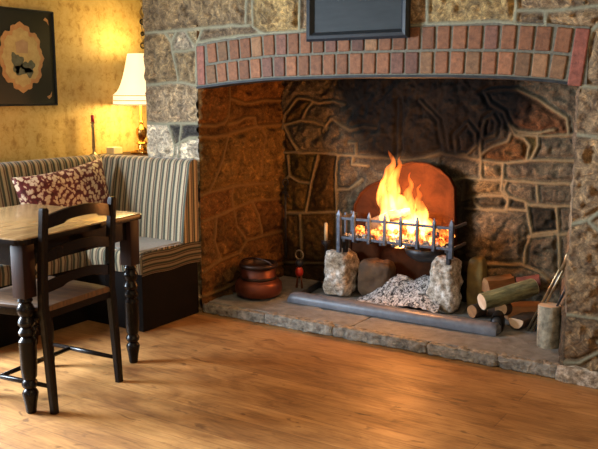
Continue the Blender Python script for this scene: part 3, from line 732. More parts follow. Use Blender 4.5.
def chunks(name, n, zf, mat, label, box, size, seed, cat):
    r = random.Random(seed); bm = bmesh.new()
    for i in range(n):
        s_ = r.uniform(*size); c = V((r.uniform(box[0], box[1]), r.uniform(box[2], box[3]), 0)); c.z = zf(c.x, c.y, r)
        rr = bmesh.ops.create_icosphere(bm, subdivisions=1, radius=s_)
        q = Matrix.Rotation(r.uniform(0, 6), 3, V((r.random(), r.random(), r.random()+.1)).normalized())
        sc = V((r.uniform(.7, 1.3), r.uniform(.6, 1.1), r.uniform(.5, .9)))
        for v in rr['verts']: v.co = q @ V((v.co.x*sc.x, v.co.y*sc.y, v.co.z*sc.z))*r.uniform(.85, 1.15)+c
    me = bpy.data.meshes.new(name); bm.to_mesh(me); bm.free()
    return tag(link(name, me, mat), label, cat, kind='stuff')
chunks('ember_bed', 150, lambda x, y, r: r.uniform(.462, .50)+max(0, .055*math.exp(-((x+1.92)/.2)**2))*r.random(), M['ember'], 'glowing orange embers filling the iron grate', (-2.31, -1.69, 4.215, 4.40), (.014, .028), 2, 'embers')
chunks('grey_cinders', 110, lambda x, y, r: .455+r.uniform(0, .022), M['greycoal'], 'grey ash-covered cinders along the front of the grate', (-2.35, -1.68, 4.212, 4.235), (.008, .016), 6, 'cinders')

fl = empty('flames', (-1.98, 4.30, .50), 'bright yellow and orange flames leaping above the grate', 'fire')
def tongue(pts, rad, seed=0, flat=.75):
    # pts relative to the flames' foot
    r = random.Random(seed); P = [V(p) for p in pts]; out = []; rr = []
    N = 26
    for i in range(N+1):
        t = i/N*(len(P)-1); k = min(int(t), len(P)-2); f = t-k
        def cr(p0, p1, p2, p3, t): return .5*((2*p1)+(p2-p0)*t+(2*p0-5*p1+4*p2-p3)*t*t+(3*p1-p0-3*p2+p3)*t**3)
        q = cr(P[max(k-1, 0)], P[k], P[k+1], P[min(k+2, len(P)-1)], f)
        ra = rad[k]*(1-f)+rad[k+1]*f
        q = q+V((math.sin(i*.9+seed)*.006, math.cos(i*.8+seed)*.005, 0)); out.append(q); rr.append(max(ra*(1+.12*math.sin(i*1.3+seed*2)), .0015))
    mb = MB(); mb.tube(out, rr, 14)
    for v in mb.bm.verts: v.co.y *= flat
    mb.build('flame_tongue', M['flame'], fl, smooth=True)
def FP(x, y, dy=0): y = min(y, 235); dy -= .03; q = on_y(x, y, 4.30); return (q.x+1.98, dy, q.z-.50)
tongue([FP(398,236), FP(391,215), FP(386,195), FP(389,178), FP(394,164), FP(391,150)], [.05, .06, .047, .035, .020, .002], 1)
tongue([FP(402,230,-.02), FP(401,205,-.02), FP(396,188,-.02), FP(401,168,-.02), FP(403,156,-.02)], [.05, .055, .036, .018, .002], 2)
tongue([FP(410,240,-.01), FP(412,220), FP(410,200), FP(412,185), FP(411,172)], [.055, .055, .034, .014, .002], 3)
tongue([FP(420,240,.02), FP(423,222,.02), FP(420,205,.02), FP(419,193,.02), FP(420,184,.02)], [.055, .052, .030, .013, .002], 4)
tongue([FP(430,244,-.02), FP(433,232,-.02), FP(430,222,-.02), FP(428,210,-.02)], [.055, .055, .030, .002], 5)
tongue([FP(384,238,.03), FP(380,222,.03), FP(385,205,.03), FP(383,185,.03), FP(386,168,.03)], [.02, .022, .022, .015, .002], 6)
tongue([FP(446,244,0), FP(446,236,0), FP(443,228,0)], [.045, .038, .002], 7)
tongue([FP(372,243,-.03), FP(374,236,-.03), FP(371,228,-.03)], [.03, .02, .002], 8)
tongue([FP(404,244,.0), FP(402,228,.0), FP(404,206,.0)], [.085, .08, .012], 9)
tongue([FP(422,245,.0), FP(424,234,.0), FP(420,214,.0)], [.07, .065, .010], 10)

# ------------------------------------------------------------------ fender
fe = empty('fender', (0, 0, 0), 'low blue-grey fender bar lying along the hearth in front of the fire', 'fender')
def bar_prof(a, b, w_, h_, name, mat, ends=(1, 1)):
    a, b = V(a), V(b); d = (b-a).normalized(); p = V((-d.y, d.x, 0)); rings = []
    L = (b-a).length; ts = [0, .012/L, .04/L]+[i/12 for i in range(1, 12)]+[1-.04/L, 1-.012/L, 1]
    for i, t in enumerate(ts):
        k = 1
        if i == 0: k = .55 if ends[0] else 1
        if i == 1: k = .85 if ends[0] else 1
        if i == len(ts)-1: k = .8 if ends[1] else 1
        c = a+(b-a)*t
        prof = [(-.5, 0), (-.5, .45), (-.42, .75), (-.25, .95), (0, 1), (.25, .95), (.42, .75), (.5, .45), (.5, 0)]
        rings.append([c+p*(x*w_*(.6+.4*k))+V((0, 0, z*h_*k)) for x, z in prof])
    mb = MB(); mb.loft(rings); return mb.build(name, mat, fe, angle=50)
HT = HZ+.004
bar_prof((-2.60, 3.985, HT), (-1.285, 3.985, HT), .095, .058, 'front_bar', M['bluegrey'])
bar_prof((-2.575, 4.03, HT), (-2.635, 4.40, HT), .030, .035, 'side_bar', M['iron'])
bar_prof((-1.315, 4.03, HT), (-1.345, 4.16, HT), .07, .085, 'side_bar', M['iron'])

# ------------------------------------------------------------------ copper pot
pt = empty('copper_pot', (-2.835, 3.975, HZ+.004), 'squat aged copper pot at the left of the hearth', 'pot')
pb = MB(); pb.lathe([(.10, 0), (.138, .012), (.150, .045), (.148, .085), (.130, .105), (.112, .112), (.108, .12), (.108, .185), (.104, .185), (.102, .118), (.14, .08), (.13, .02), (.02, .014)], n=36)
pb.build('bowl', M['copper'], pt, smooth=True)
pb = MB(); pb.lathe([(.109, .182), (.120, .188), (.124, .200), (.118, .212), (.108, .214), (.10, .205), (.103, .186)], n=36); pb.build('rim', M['copperdark'], pt, smooth=True)
pb = MB(); pb.lathe([(.110, .110), (.116, .115), (.116, .124), (.110, .128)], n=36); pb.build('neck_band', M['copperdark'], pt, smooth=True)
pb = MB(); pb.tube([(.118*math.cos(a), -.02+.0*math.sin(a), .205+.105*math.sin(a)*.35) for a in np.linspace(0, math.pi, 16)], .005, 8); pb.build('bail_handle', M['copperdark'], pt, smooth=True)

# fire irons hanging on the left rear
p0 = on_y(283, 186, YB-.06); p1 = on_y(282, 290, YB-.06)
ho = empty('hanging_poker', (p0.x+.01, YB-.045, p0.z), 'long black iron rod hanging on the stones left of the fire', 'fire iron')
m_ = MB(); m_.tube([(0, 0, 0), (0, 0, -.25), (.004, 0, -.50)], [.009, .007, .008], 10); m_.build('shaft', M['iron'], ho, smooth=True)
m_ = MB(); m_.tube([(.022*math.cos(a), 0, .024+.022*math.sin(a)) for a in np.linspace(-1.57, 4.7, 18)], .005, 8); m_.build('ring', M['iron'], ho, smooth=True)
m_ = MB(); m_.box((-.02, -.012, -.055), (.02, -.004, -.035), .003); m_.tube([(.02, -.008, -.045), (.035, -.012, -.075)], .005, 8); m_.build('hook', M['iron'], ho)
# small ornamental firedog stand
p = on_z(299, 289, HZ); st = empty('companion_stand', (p.x-.01, p.y+.02, HZ+.002), 'small brass hearth ornament with red middle and black ringed top', 'ornament')
m_ = MB(); 
for s_ in (-1, 1): 
    q = MB(); q.tube([(s_*.022, 0, 0), (s_*.016, 0, .05), (s_*.012, 0, .085)], [.009, .006, .009], 8); q.build('leg', M['copper'], st, smooth=True)
q = MB(); q.lathe([(.01, .078), (.024, .088), (.028, .112), (.020, .135), (.012, .142)], n=16); q.build('body', M['redpaint'], st, smooth=True)
q = MB(); q.lathe([(.010, .140), (.024, .152), (.028, .170), (.020, .188), (.008, .194)], n=16); q.build('head', M['iron'], st, smooth=True)
q = MB(); q.tube([(.030*math.cos(a), 0, .222+.030*math.sin(a)) for a in np.linspace(-1.57, 4.7, 20)], .0045, 8); q.build('ring', M['brassdull'], st, smooth=True)
# candle on a black holder
p = on_z(326, 286, HZ); ca = empty('fireside_candle', (-2.545, 4.40, HZ+.002), 'short cream candle in a black iron holder left of the grate', 'candle')
zc = on_y(326, 241, 4.40).z-HZ; zt = on_y(326, 223, 4.40).z-HZ; xc = on_y(326, 232, 4.40).x+2.545
q = MB(); q.lathe([(.045, 0), (.045, .008), (.012, .02), (.008, .06), (.016, .10), (.008, .14), (.008, zc-.04), (.028, zc-.02), (.03, zc), (.02, zc)], (xc, 0, 0), n=18); q.build('holder', M['iron'], ca, smooth=True)
q = MB(); q.lathe([(.011, zc-.004), (.011, zt-.006), (.006, zt), (.002, zt)], (xc, 0, 0), n=16); q.build('candle', M['ivory'], ca, smooth=True)

# ------------------------------------------------------------------ logs at the right of the fire
G = 'firewood stacked to the right of the fire'
def PY(x, y, Y): return on_y(x, y, Y)
log_mesh(PY(482,302,4.10), PY(534,287,4.34), .048, M['bark'], 'firewood_log', M['cut'], 'thick mossy green log with pale cut end, top of the stack', group=G, seed=20)
log_mesh(PY(501,309,4.17), PY(520,303,4.44)+V((0,0,-.04)), .036, M['barkdark'], 'firewood_log', M['cut'], 'small round log showing its pale end below the mossy log', group=G, seed=23)
log_mesh(PY(516,320,4.12), PY(533,313,4.30), .048, M['barkdark'], 'firewood_log', M['cut'], 'split log with broad pale face lying beside the fender end', group=G, seed=26, half=True)
def wedge(name, c, r, L, h, mat, label, rz, tilt=0, seed=1):
    mb = MB(); mb.prism([(-L/2, -r, 0), (-L/2, r, 0), (-L/2, r*.3, h), (-L/2, -r*.5, h*.8)], (L, 0, 0))
    bmesh.ops.subdivide_edges(mb.bm, edges=mb.bm.edges[:], cuts=3, use_grid_fill=True)
    for v in mb.bm.verts:
        P = np.array([[[v.co.x+seed, v.co.y, v.co.z]]]); k = float(fbm(P, 30, 2)[0, 0])-.5; v.co += V((0, k*.012, k*.012))
    o = mb.build(name, mat); o.location = c; o.rotation_euler = (0, tilt, rz); return tag(o, label, 'log', G)
wedge('firewood_log', PY(523,318,4.31), .055, .20, .09, M['cutorange'], 'orange split log lying under the right end of the mossy log', R(35), seed=2)
wedge('firewood_log', PY(498,290,4.44), .05, .20, .085, M['cutorange'], 'orange-brown split wedge behind the mossy log', R(60), seed=4)
log_mesh(PY(517,283,4.43), PY(540,280,4.46), .032, M['redbrown'], 'firewood_log', None, 'red-brown log at the back right of the stack', group=G, seed=31)
mb = MB()
o = rough_block('firewood_log', (-1.615, 4.36, HZ), (-1.515, 4.46, .38), M['cutyellow'], None, amp=.006, sc=9, power=5, seg=.02); tag(o, 'upright yellowish plank of wood leaning at the left of the log stack', 'log', G)
log_mesh((-1.46, 4.30, HZ+.045), (-1.20, 4.42, HZ+.045), .042, M['barkdark'], 'firewood_log', M['cutorange'], 'dark log at the bottom of the stack', group=G, seed=33)
log_mesh((-1.52, 4.22, HZ+.04), (-1.40, 4.50, HZ+.04), .038, M['barkdark'], 'firewood_log', M['cutorange'], 'dark log on the hearth under the pale end of the mossy log', group=G, seed=36)
# stump
sb = on_z(546, 349, HZ); so_ = log_mesh((sb.x-.006, sb.y+.055, HZ), (sb.x-.008, sb.y+.06, .275), .056, M['barkpale'], 'upright_log', M['cut'], 'short pale log standing upright beside the right pier', seed=41, bump=.10)
# fire tools leaning in the corner
def tool(name, lo, hi, r, label, mats, kind):
    t = empty(name, lo, label, 'fire tool'); hi = V(hi)-V(lo); lo = V((0, 0, 0))
    for k in ((-.011, .011) if kind == 'tongs' else (0,)):
        q = MB(); q.tube([lo+V((k, 0, 0)), lo.lerp(hi, .8)+V((k*.8, 0, 0))], r, 8); q.build('arm' if kind == 'tongs' else 'shaft', mats[0], t, smooth=True)
    q = MB(); q.tube([lo.lerp(hi, .8), lo.lerp(hi, .82), lo.lerp(hi, .9), hi*1.0], [r*1.2, r*1.7, r*1.2, r*1.9], 10); q.build('handle', mats[1], t, smooth=True)
    if kind == 'shovel':
        d = hi.normalized(); q = MB(); q.box((-.035, -.004, -.0), (.035, .004, .12), .003); o = q.build('blade', mats[0], t); o.rotation_euler = (0, 0, 0); o.location = (0, 0, .0)
    return t
tool('fire_tongs', on_y(529,333,4.13)+V((0,0,.012)), on_y(571,252,3.745), .006, 'long brass-handled tongs leaning against the right cheek behind the upright log', (M['brassdull'], M['brassdull']), 'tongs')
tool('fire_poker', on_y(535,333,4.16)+V((0,0,.012)), on_y(568,254,3.80), .005, 'slim steel poker leaning close behind the tongs', (M['greyiron'], M['brassdull']), 'x')
tool('fire_shovel', on_y(545,331,4.13)+V((0,0,.01)), on_y(571,279,3.75), .006, 'short steel-handled shovel behind the upright log', (M['iron'], M['greyiron']), 'shovel')

# ------------------------------------------------------------------ corner bench
be = empty('corner_bench', (0, 0, 0), 'built-in corner bench with striped upholstery on a dark wooden base', 'bench')
XE = XL-.002   # right end of the return
YS = 3.145     # front of the return's seat
XS = -3.47     # front of the left run's seat
def strip(name, path, ext0, ext1, axis, uvs=1.0, mat=None, capuv=True):
    """upholstered roll: path = profile of (depth, z); swept along axis; stripes run up the profile"""
    mb = MB(); uv = mb.bm.loops.layers.uv['UVMap']; n = 40
    rows = []
    for i in range(n+1):
        s_ = ext0+(ext1-ext0)*i/n
        rows.append([mb.bm.verts.new((s_, d, z) if axis == 'x' else (d, s_, z)) for d, z in path])
    cum = [0]
    for a, b in zip(path, path[1:]): cum.append(cum[-1]+math.dist(a, b))
    for i in range(n):
        for j in range(len(path)-1):
            f = mb.bm.faces.new((rows[i][j], rows[i+1][j], rows[i+1][j+1], rows[i][j+1]))
            for lp, (ii, jj) in zip(f.loops, ((i, j), (i+1, j), (i+1, j+1), (i, j+1))): lp[uv].uv = ((ext1-ext0)*ii/n*uvs, cum[jj])
    for rw in (rows[0], rows[-1]):
        f = mb.bm.faces.new(rw)
        for lp in f.loops: lp[uv].uv = ((lp.vert.co.y if axis == 'x' else lp.vert.co.x)+.3*lp.vert.co.z*0, lp.vert.co.z)
    return mb.build(name, mat or M['stripe'], be, angle=45)
def rollprof(f_bot, f_top, rear, z0, z1, r=.045):
    pr_ = [(f_bot, z0)]
    for t in (.25, .5, .75): pr_.append((f_bot+(f_top-f_bot)*t-(.010*math.sin(t*math.pi))*(1 if rear > f_bot else -1), z0+(z1-r-z0)*t))
    sgn = 1 if rear > f_top else -1
    for a in np.linspace(0, math.pi/2, 7): pr_.append((f_top+sgn*r*(1-math.cos(a)), z1-r+r*math.sin(a)))
    for a in np.linspace(0, math.pi/2, 5): pr_.append((rear-sgn*.02*(1-math.sin(a)), z1-.02*(1-math.cos(a))))
    pr_.append((rear, z0)); return pr_
strip('backrest', rollprof(3.50, 3.575, 3.648, .42, .945), -3.80, XE, 'x')
strip('backrest', rollprof(-3.69, -3.765, -3.83, .42, .945), 2.30, 3.58, 'y')
# seats : cushions with soft front borders
def seatprof(f, rear, z0, z1, r=.03):
    sgn = 1 if rear > f else -1; p = [(f+sgn*.004, z0), (f-sgn*.004, (z0+z1)/2)]
    for a in np.linspace(0, math.pi/2, 6): p.append((f+sgn*r*(1-math.cos(a)), z1-r+r*math.sin(a)))
    p.append(((f+rear)/2, z1+.008)); p.append((rear, z1-.004)); p.append((rear, z0)); return p
sr = strip('seat_cushion', seatprof(YS, 3.56, .335, .455), -3.74, XE, 'x')
mb = MB(); mb.box((-3.70, YS+.035, .4615), (XE-.022, 3.505, .4655), .0015); mb.build('seat_top', M['greyseat'], be)
# the exposed end border has stripes running along it
mb = MB(); uvl = mb.bm.loops.layers.uv['UVMap']
pth = [(XE+.004, .325), (XE+.012, .35), (XE+.013, .40), (XE+.008, .44), (XE-.006, .458), (XE-.02, .461)]
ys = np.linspace(YS+.004, YF-.015, 18)
rows = [[mb.bm.verts.new((x_, y_, z_+.004*math.sin(k*.6))) for x_, z_ in pth] for k, y_ in enumerate(ys)]
for i in range(len(ys)-1):
    for j in range(len(pth)-1):
        f = mb.bm.faces.new((rows[i][j], rows[i+1][j], rows[i+1][j+1], rows[i][j+1]))
        for lp, jj in zip(f.loops, (j, j, j+1, j+1)): lp[uvl].uv = (pth[jj][1]*1.35, 0)
bmesh.ops.solidify(mb.bm, geom=mb.bm.faces[:], thickness=.008)
mb.build('seat_border', M['stripe'], be, smooth=True)
strip('seat_cushion', seatprof(XS, -3.74, .335, .455), 2.30, YS-.004, 'y')
mb = MB(); mb.box((-3.9, YS+.02, 0), (XE-.012, YF-.02, .332), .004); mb.build('base', M['panelwood'], be)
mb = MB(); mb.box((-3.9, 2.32, 0), (XS-.03, YS+.02, .332), .004); mb.build('base', M['panelwood'], be)
mb = MB(); mb.box((-3.86, 3.60, .40), (XE-.004, YF-.022, .93), .004); mb.build('back_panel', M['panelwood'], be)
# ledge behind the bench
tag(MB().box((XW+.002, 2.30, .905), (-3.835, 3.69, .93), .004).box((XW+.002, 3.69, .905), (XP-.03, 4.6, .93), .004).build('ledge', M['redwood']), 'wooden ledge behind the bench under the table lamp', 'ledge')

# cushion
def pillow(name, w_, h_, t_, mat, n=28):
    bm = bmesh.new(); vs = {}
    for side in (1, -1):
        for i in range(n+1):
            for j in range(n+1):
                u, v = i/n*2-1, j/n*2-1
                e = (1-abs(u)**2.6)*(1-abs(v)**2.6); k = max(e, 0)**.5
                cx = 1-.07*(1-abs(v)**2)*abs(u)**3*0-.06*(1-v*v)*(abs(u)**2); cy = 1-.10*(1-u*u)*(abs(v)**2)
                P = np.array([[[u*2, v*2, side*1.]]]); wr = (float(fbm(P, 1.6, 3)[0, 0])-.5)*.03*k
                vs[side, i, j] = bm.verts.new((u*w_/2*cx, side*k*t_/2+wr, v*h_/2*cy))
    for side in (1, -1):
        for i in range(n):
            for j in range(n):
                q = [vs[side, i, j], vs[side, i+1, j], vs[side, i+1, j+1], vs[side, i, j+1]]
                bm.faces.new(q if side < 0 else q[::-1])
    bmesh.ops.remove_doubles(bm, verts=bm.verts[:], dist=.0008)
    me = bpy.data.meshes.new(name); bm.to_mesh(me); bm.free(); return link(name, me, mat, None, True)
cu = pillow('cushion', .66, .44, .15, M['cushion'])
cu.location = (-3.625, 3.165, .690); cu.rotation_euler = (R(-10), R(-6), R(90-2))
tag(cu, 'burgundy cushion with cream paisley pattern leaning on the striped bench back', 'cushion')

# ------------------------------------------------------------------ table
ta = math.atan2(.98, -.2)   # direction of the long edge
A = V((-2.600, 2.02, 0)); uD = V((-.10, .81, 0)).normalized(); vD = V((-uD.y, uD.x, 0))
TL, TW, TZ = .816, .76, .755
T = empty('dining_table', A+uD*TL/2+vD*TW/2, 'dark wooden dining table with polished brown top and turned legs', 'table', math.atan2(uD.y, uD.x)-math.pi/2)
# local: x = away from vD (towards the room), y = along uD
def rrect(w_, l_, r, z, n=6):
    pts = []
    for cx, cy, a0 in ((w_/2-r, l_/2-r, 0), (-w_/2+r, l_/2-r, 90), (-w_/2+r, -l_/2+r, 180), (w_/2-r, -l_/2+r, 270)):
        for k in range(n+1):
            a = R(a0+90*k/n); pts.append(V((cx+r*math.cos(a), cy+r*math.sin(a), z)))
    return pts
mb = MB(); mb.loft([rrect(TW-.012, TL-.012, .035, TZ-.027), rrect(TW, TL, .04, TZ-.022), rrect(TW, TL, .04, TZ-.008), rrect(TW-.006, TL-.006, .038, TZ-.002), rrect(TW-.016, TL-.016, .034, TZ)])
mb.build('tabletop', M['tabletop'], T, angle=40)
mb = MB(); mb.loft([rrect(TW+.004, TL+.004, .042, TZ-.028), rrect(TW+.006, TL+.006, .043, TZ-.016), rrect(TW+.004, TL+.004, .042, TZ-.006), rrect(TW-.002, TL-.002, .04, TZ-.006), rrect(TW-.002, TL-.002, .04, TZ-.028)], cap=False)
mb.build('edge_moulding', M['darkwood'], T, angle=40)
mb = MB(); a_, b_ = TW/2-.052, TL/2-.058
mb.box((-a_, -b_-.011, TZ-.125), (a_, -b_+.011, TZ-.028), .002).box((-a_, b_-.011, TZ-.125), (a_, b_+.011, TZ-.028), .002)
mb.box((-a_-.011, -b_, TZ-.125), (-a_+.011, b_, TZ-.028), .002).box((a_-.011, -b_, TZ-.125), (a_+.011, b_, TZ-.028), .002)
mb.build('apron', M['darkwood'], T)
def leg_pts():
    return [(.018, 0), (.021, .004), (.026, .045), (.032, .075), (.034, .088), (.028, .10), (.021, .107), (.030, .116), (.034, .128), (.030, .140), (.024, .147),
            (.031, .160), (.034, .20), (.036, .28), (.037, .315), (.030, .325), (.023, .333), (.034, .343), (.036, .355), (.028, .368), (.023, .374), (.033, .383), (.036, .395),
            (.030, .41), (.024, .42), (.034, .435), (.037, .452), (.030, .468), (.024, .477), (.032, .487), (.028, .500)]
for sx in (-1, 1):
    for sy in (-1, 1):
        x, y = sx*(TW/2-.052), sy*(TL/2-.058)
        lg = empty('leg', (0, 0, 0), None, None) if False else None
        mb = MB(); mb.box((x-.034, y-.034, .500), (x+.034, y+.034, TZ-.029), .004, mi=1); mb.lathe(leg_pts(), (x, y, 0), 20)
        mb.build('leg', [M['darkwood'], M['redwood']], T, angle=35)

# ------------------------------------------------------------------ chair
cr_a = V((-2.600, 2.115, 0)); cr_b = V((-2.640, 2.53, 0)); cd = (cr_b-cr_a).normalized(); CW = (cr_b-cr_a).length
CH = empty('dining_chair', (cr_a+cr_b)/2, 'dark ladder-back dining chair with striped seat tucked against the table', 'chair', math.atan2(cd.y, cd.x)-math.pi/2)
# local: y = across the back, -x = towards the table (chair's front)
hw = CW/2
for s_ in (-1, 1):
    mb = MB(); rings = []
    for x, z, r in ((.030, 0, .016), (.020, .15, .0185), (.004, .40, .020), (-.002, .45, .020), (.004, .60, .019), (.022, .80, .0175), (.028, .862, .0175), (.028, .872, .013)):
        rings.append([V((x+r*a, s_*hw+r*b, z)) for a, b in ((-1, -.6), (-.6, -1), (.6, -1), (1, -.6), (1, .6), (.6, 1), (-.6, 1), (-1, .6))])
    mb.loft(rings); mb.build('back_post', M['darkwood'], CH, angle=30)
def slat(zc, h_, cup, bow, name):
    mb = MB(); n = 24; rings = []
    for i in range(n+1):
        t = i/n*2-1; y = t*(hw-.012)
        crest = cup*math.cos(t*math.pi/2)**.8; notch = .010*(1 if abs(t) < .55 else 0)*min(1, (.55-abs(t))*14)
        low = cup*.75*math.cos(t*math.pi/2)
        x = -.004+.028*((zc-.45)/.42)**1 + bow*(1-t*t)
        zt = zc+h_/2+crest-.02; zb = zc-h_/2+low-.02+notch
        rings.append([V((x-.008, y, zb)), V((x+.008, y, zb)), V((x+.008, y, zt)), V((x-.008, y, zt))])
    mb.loft(rings); mb.build(name, M['darkwood'], CH, angle=40)
slat(.830, .050, .030, .022, 'top_rail'); slat(.685, .042, .028, .020, 'back_slat'); slat(.555, .042, .028, .018, 'back_slat')
mb = MB(); uvl = mb.bm.loops.layers.uv['UVMap']
def seat_ring(k, z): return [V((x*k if x < -.2 else x, y*k, z)) for x, y in ((-.435, -hw-.03), (-.42, -hw-.042), (.0, -hw+.0), (.012, -hw+.012), (.012, hw-.012), (.0, hw-.0), (-.42, hw+.042), (-.435, hw+.03))]
mb.loft([seat_ring(.99, .405), seat_ring(1, .41), seat_ring(1, .435)]); mb.build('seat_frame', M['darkwood'], CH, angle=40)
mb = MB(); uvl = mb.bm.loops.layers.uv['UVMap']; mb.loft([seat_ring(.96, .4355), seat_ring(.97, .448), seat_ring(.93, .457), seat_ring(.80, .461)])
mb.bm.normal_update()
for f in mb.bm.faces:
    for lp in f.loops: lp[uvl].uv = (lp.vert.co.y*1.0+.03, lp.vert.co.x)
mb.build('seat_pad', M['stripebrown'], CH, angle=40)
for s_ in (-1, 1):
    mb = MB(); mb.lathe([(.014, 0), (.019, .03), (.021, .055), (.014, .066), (.019, .078), (.019, .115), (.014, .125), (.02, .14), (.021, .20), (.018, .30), (.014, .315), (.021, .33), (.021, .40)], (-.405, s_*(hw+.012), 0), 16)
    mb.build('front_leg', M['darkwood'], CH, angle=40)
    mb = MB(); mb.tube([(.015, s_*hw, .115), (-.19, s_*(hw+.006), .115), (-.395, s_*(hw+.012), .115)], [.009, .012, .009], 10); mb.build('stretcher', M['darkwood'], CH, smooth=True)
mb = MB(); mb.tube([(-.27, -hw-.008, .115), (-.27, 0, .115), (-.27, hw+.008, .115)], [.009, .012, .009], 10); mb.build('stretcher', M['darkwood'], CH, smooth=True)

# ------------------------------------------------------------------ picture on the wallpaper
pc = on_x(0, 60, XW+.01)
y0, y1, z0, z1 = 2.905, 3.405, 1.255, 1.822
PF = empty('framed_picture', (XW+.003, (y0+y1)/2, z0), 'black framed picture with an ornate gold cartouche of figures on the yellow wall', 'picture', R(90))
pw, ph = y1-y0, z1-z0
bevel_frame(pw, ph, .012, .022, M['slateframe'], PF)
M['mat_black'] = simple('dark_green_black_mount', (.010, .014, .009), (.006, .009, .006), 6, .35, bump=0)
MB().box((-pw/2+.01, -.010, .01), (pw/2-.01, -.002, ph-.01), 0).build('mount', M['mat_black'], PF)
M['gold'] = simple('antique_gold', (.50, .32, .13), (.38, .16, .07), 22, .5, bump=.2)
M['goldpale'] = simple('pale_gold_ground', (.52, .42, .20), (.40, .29, .12), 30, .55, bump=.1)
M['figs'] = simple('green_grey_figures', (.12, .14, .10), (.05, .06, .045), 30, .6, bump=.1)
def cart(k, th, z_off=0):
    pts = []
    for i in range(72):
        a = 2*math.pi*i/72; c, s_ = math.cos(a), math.sin(a)
        r = 1/((abs(c)/.155)**2.3+(abs(s_)/.175)**2.3)**(1/2.3)
        r *= 1+.05*math.cos(8*a)+.03*math.cos(20*a)
        if abs(s_) > .93: r *= 1.10
        pts.append((c*r*k, s_*r*k))
    return pts
def plate(pts, d0, d1, name, mat, cz=ph*.5):
    mb = MB(); mb.prism([(x, -d0, cz+z) for x, z in pts], (0, -(d1-d0), 0)); return mb.build(name, mat, PF)
plate(cart(1, 0), .0105, .013, 'cartouche', M['gold']); plate(cart(.84, 0), .0132, .0145, 'cartouche_ground', M['goldpale'])
def blob(cx, cz, rx, rz_, seed, n=28):
    r = random.Random(seed); ph_ = [r.uniform(0, 6) for _ in range(3)]
    return [(cx+rx*math.cos(a)*(1+.25*math.sin(3*a+ph_[0])+.12*math.sin(7*a+ph_[1])), cz+rz_*math.sin(a)*(1+.25*math.sin(3*a+ph_[0])+.12*math.sin(7*a+ph_[1]))) for a in np.linspace(0, 2*math.pi, n, endpoint=False)]
for cx, cz, rx, rz_, sd in ((-.035, -.03, .04, .055, 1), (.045, -.06, .045, .045, 2), (.0, -.075, .06, .025, 3)): plate(blob(cx, cz, rx, rz_, sd), .0147, .0155, 'figure', M['figs'])
plate([(-.035, .025), (.045, .025), (.05, .09), (.01, .105), (-.04, .085)], .0147, .0155, 'scene', M['ivory'] if False else simple('faded_pink_scene', (.42, .30, .19), (.32, .21, .12), 24, .6, bump=0))
for sx in (-1, 1):
    for sz in (-1, 1):
        pts = [(sx*(pw/2-.075), sz*(ph/2-.055)), (sx*(pw/2-.060), sz*(ph/2-.040)), (sx*(pw/2-.040), sz*(ph/2-.055)), (sx*(pw/2-.036), sz*(ph/2-.085)), (sx*(pw/2-.050), sz*(ph/2-.065))]
        plate(pts, .0105, .012, 'corner_ornament', M['gold'])

# ------------------------------------------------------------------ lamp and small things on the ledge
lc = on_x(142, 150, -3.735); LX, LY, LZ = -3.735, lc.y, .932
la = empty('table_lamp', (LX, LY, LZ), 'lit brass table lamp with cream flared shade beside the stone pier', 'lamp')
zb, zt = on_x(142, 105, LX).z-LZ, on_x(142, 54, LX).z-LZ
q = MB(); q.box((-.055, -.055, 0), (.055, .055, .018), .004); q.lathe([(.05, .018), (.05, .026), (.03, .034), (.026, .06), (.04, .07), (.03, .08), (.016, .09), (.03, .11), (.038, .14), (.034, .165), (.018, .18), (.012, .20), (.018, .21), (.010, .22), (.008, zb+.02)], n=20)
q.build('base', M['brass'], la, angle=40)
mb = MB()
prof = []
for t in np.linspace(0, 1, 16): prof.append((.176-.004*t/.22 if t < .22 else .172-.097*((t-.22)/.78)**.50, zb+(zt-zb)*t))
rings = [[V((math.cos(2*math.pi*k/24)*r*(1+.012*(k % 2)), math.sin(2*math.pi*k/24)*r*(1+.012*(k % 2)), z)) for k in range(24)] for r, z in prof]
mb.loft(rings, cap=False); sh = mb.build('lamp_shade', M['shade'], la, smooth=True)
for zz in (.004, .030, .062):
    t = zz/(zt-zb); r = .178 if t < .22 else .172-.097*((t-.22)/.78)**.50+.003
    q = MB(); q.tube([(math.cos(a)*r, math.sin(a)*r, zb+zz) for a in np.linspace(0, 2*math.pi, 40)], .0035, 6); q.build('trim_band', M['shadetrim'], la, smooth=True)
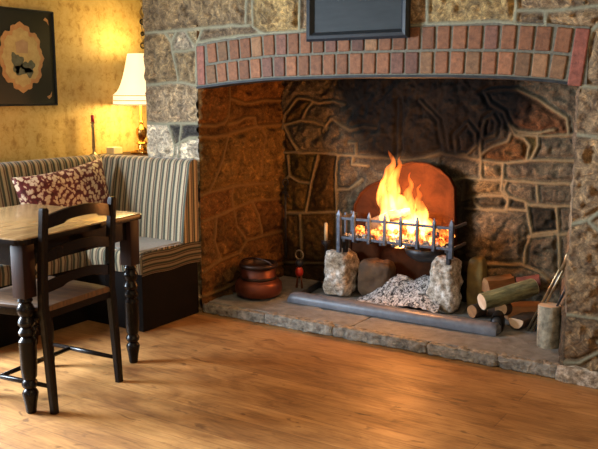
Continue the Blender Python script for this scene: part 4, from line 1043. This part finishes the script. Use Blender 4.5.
q = MB(); q.lathe([(.010, zb+.03), (.028, zb+.06), (.030, zb+.09), (.012, zb+.12)], n=16); 
t = NT('lit_bulb'); t.base((1, .9, .7)); t.b.inputs['Emission Color'].default_value = (1, .78, .42, 1); t.b.inputs['Emission Strength'].default_value = 8; t.set(.3)
q.build('bulb', t.m, la, smooth=True)
light('lamp_light_low', 'POINT', (LX, LY, LZ+zb+.005), 13, (1, .70, .26), .04)
light('lamp_light_high', 'POINT', (LX, LY, LZ+zt-.005), 11, (1, .70, .26), .04)
lo_ = on_x(94, 153, -3.90)
cs = empty('candlestick', (-3.90, lo_.y, .932), 'slim dark candlestick with a red candle stub on the ledge', 'candlestick')
zt_ = on_x(94, 122, -3.90).z-.932; zr = on_x(94, 115.5, -3.90).z-.932
q = MB(); q.lathe([(.028, 0), (.028, .006), (.010, .014), (.007, .03), (.011, .05), (.009, zt_*.8), (.014, zt_*.9), (.008, zt_*.94), (.018, zt_-.004), (.018, zt_)], n=16); q.build('stick', M['brassdull'], cs, smooth=True)
q = MB(); q.lathe([(.011, zt_), (.011, zr), (.004, zr+.004)], n=14); q.build('candle', M['redwax'], cs, smooth=True)
bx = on_x(114, 153, -3.90)
tag(MB().box((-3.935, bx.y-.035, .931), (-3.865, bx.y+.045, .975), .003).build('card_box', M['cream']), 'small cream box on the ledge between candlestick and lamp', 'box')
# dark ornament on the wallpaper above the lamp
o1 = on_x(141, 2, XW+.01); o2 = on_x(140, 47, XW+.01)
orn = empty('wall_ornament', (XW+.004, o1.y, o2.z), 'dark metal ornament hanging on the wallpaper above the lamp', 'ornament')
hh = o1.z-o2.z+.10
q = MB(); q.tube([(.006+.004*math.sin(t*3), .010*math.sin(t*5), hh*t/6) for t in np.linspace(0, 6, 40)], .004, 8); q.build('chain', M['brassdull'], orn, smooth=True)
for zz, r in ((.01, .022), (.09, .014), (.17, .020)):
    q = MB(); q.tube([(.010, r*math.cos(a), zz+r*.8*math.sin(a)) for a in np.linspace(0, 6.28, 14)], .005, 6); q.build('scroll', M['iron'], orn, smooth=True)
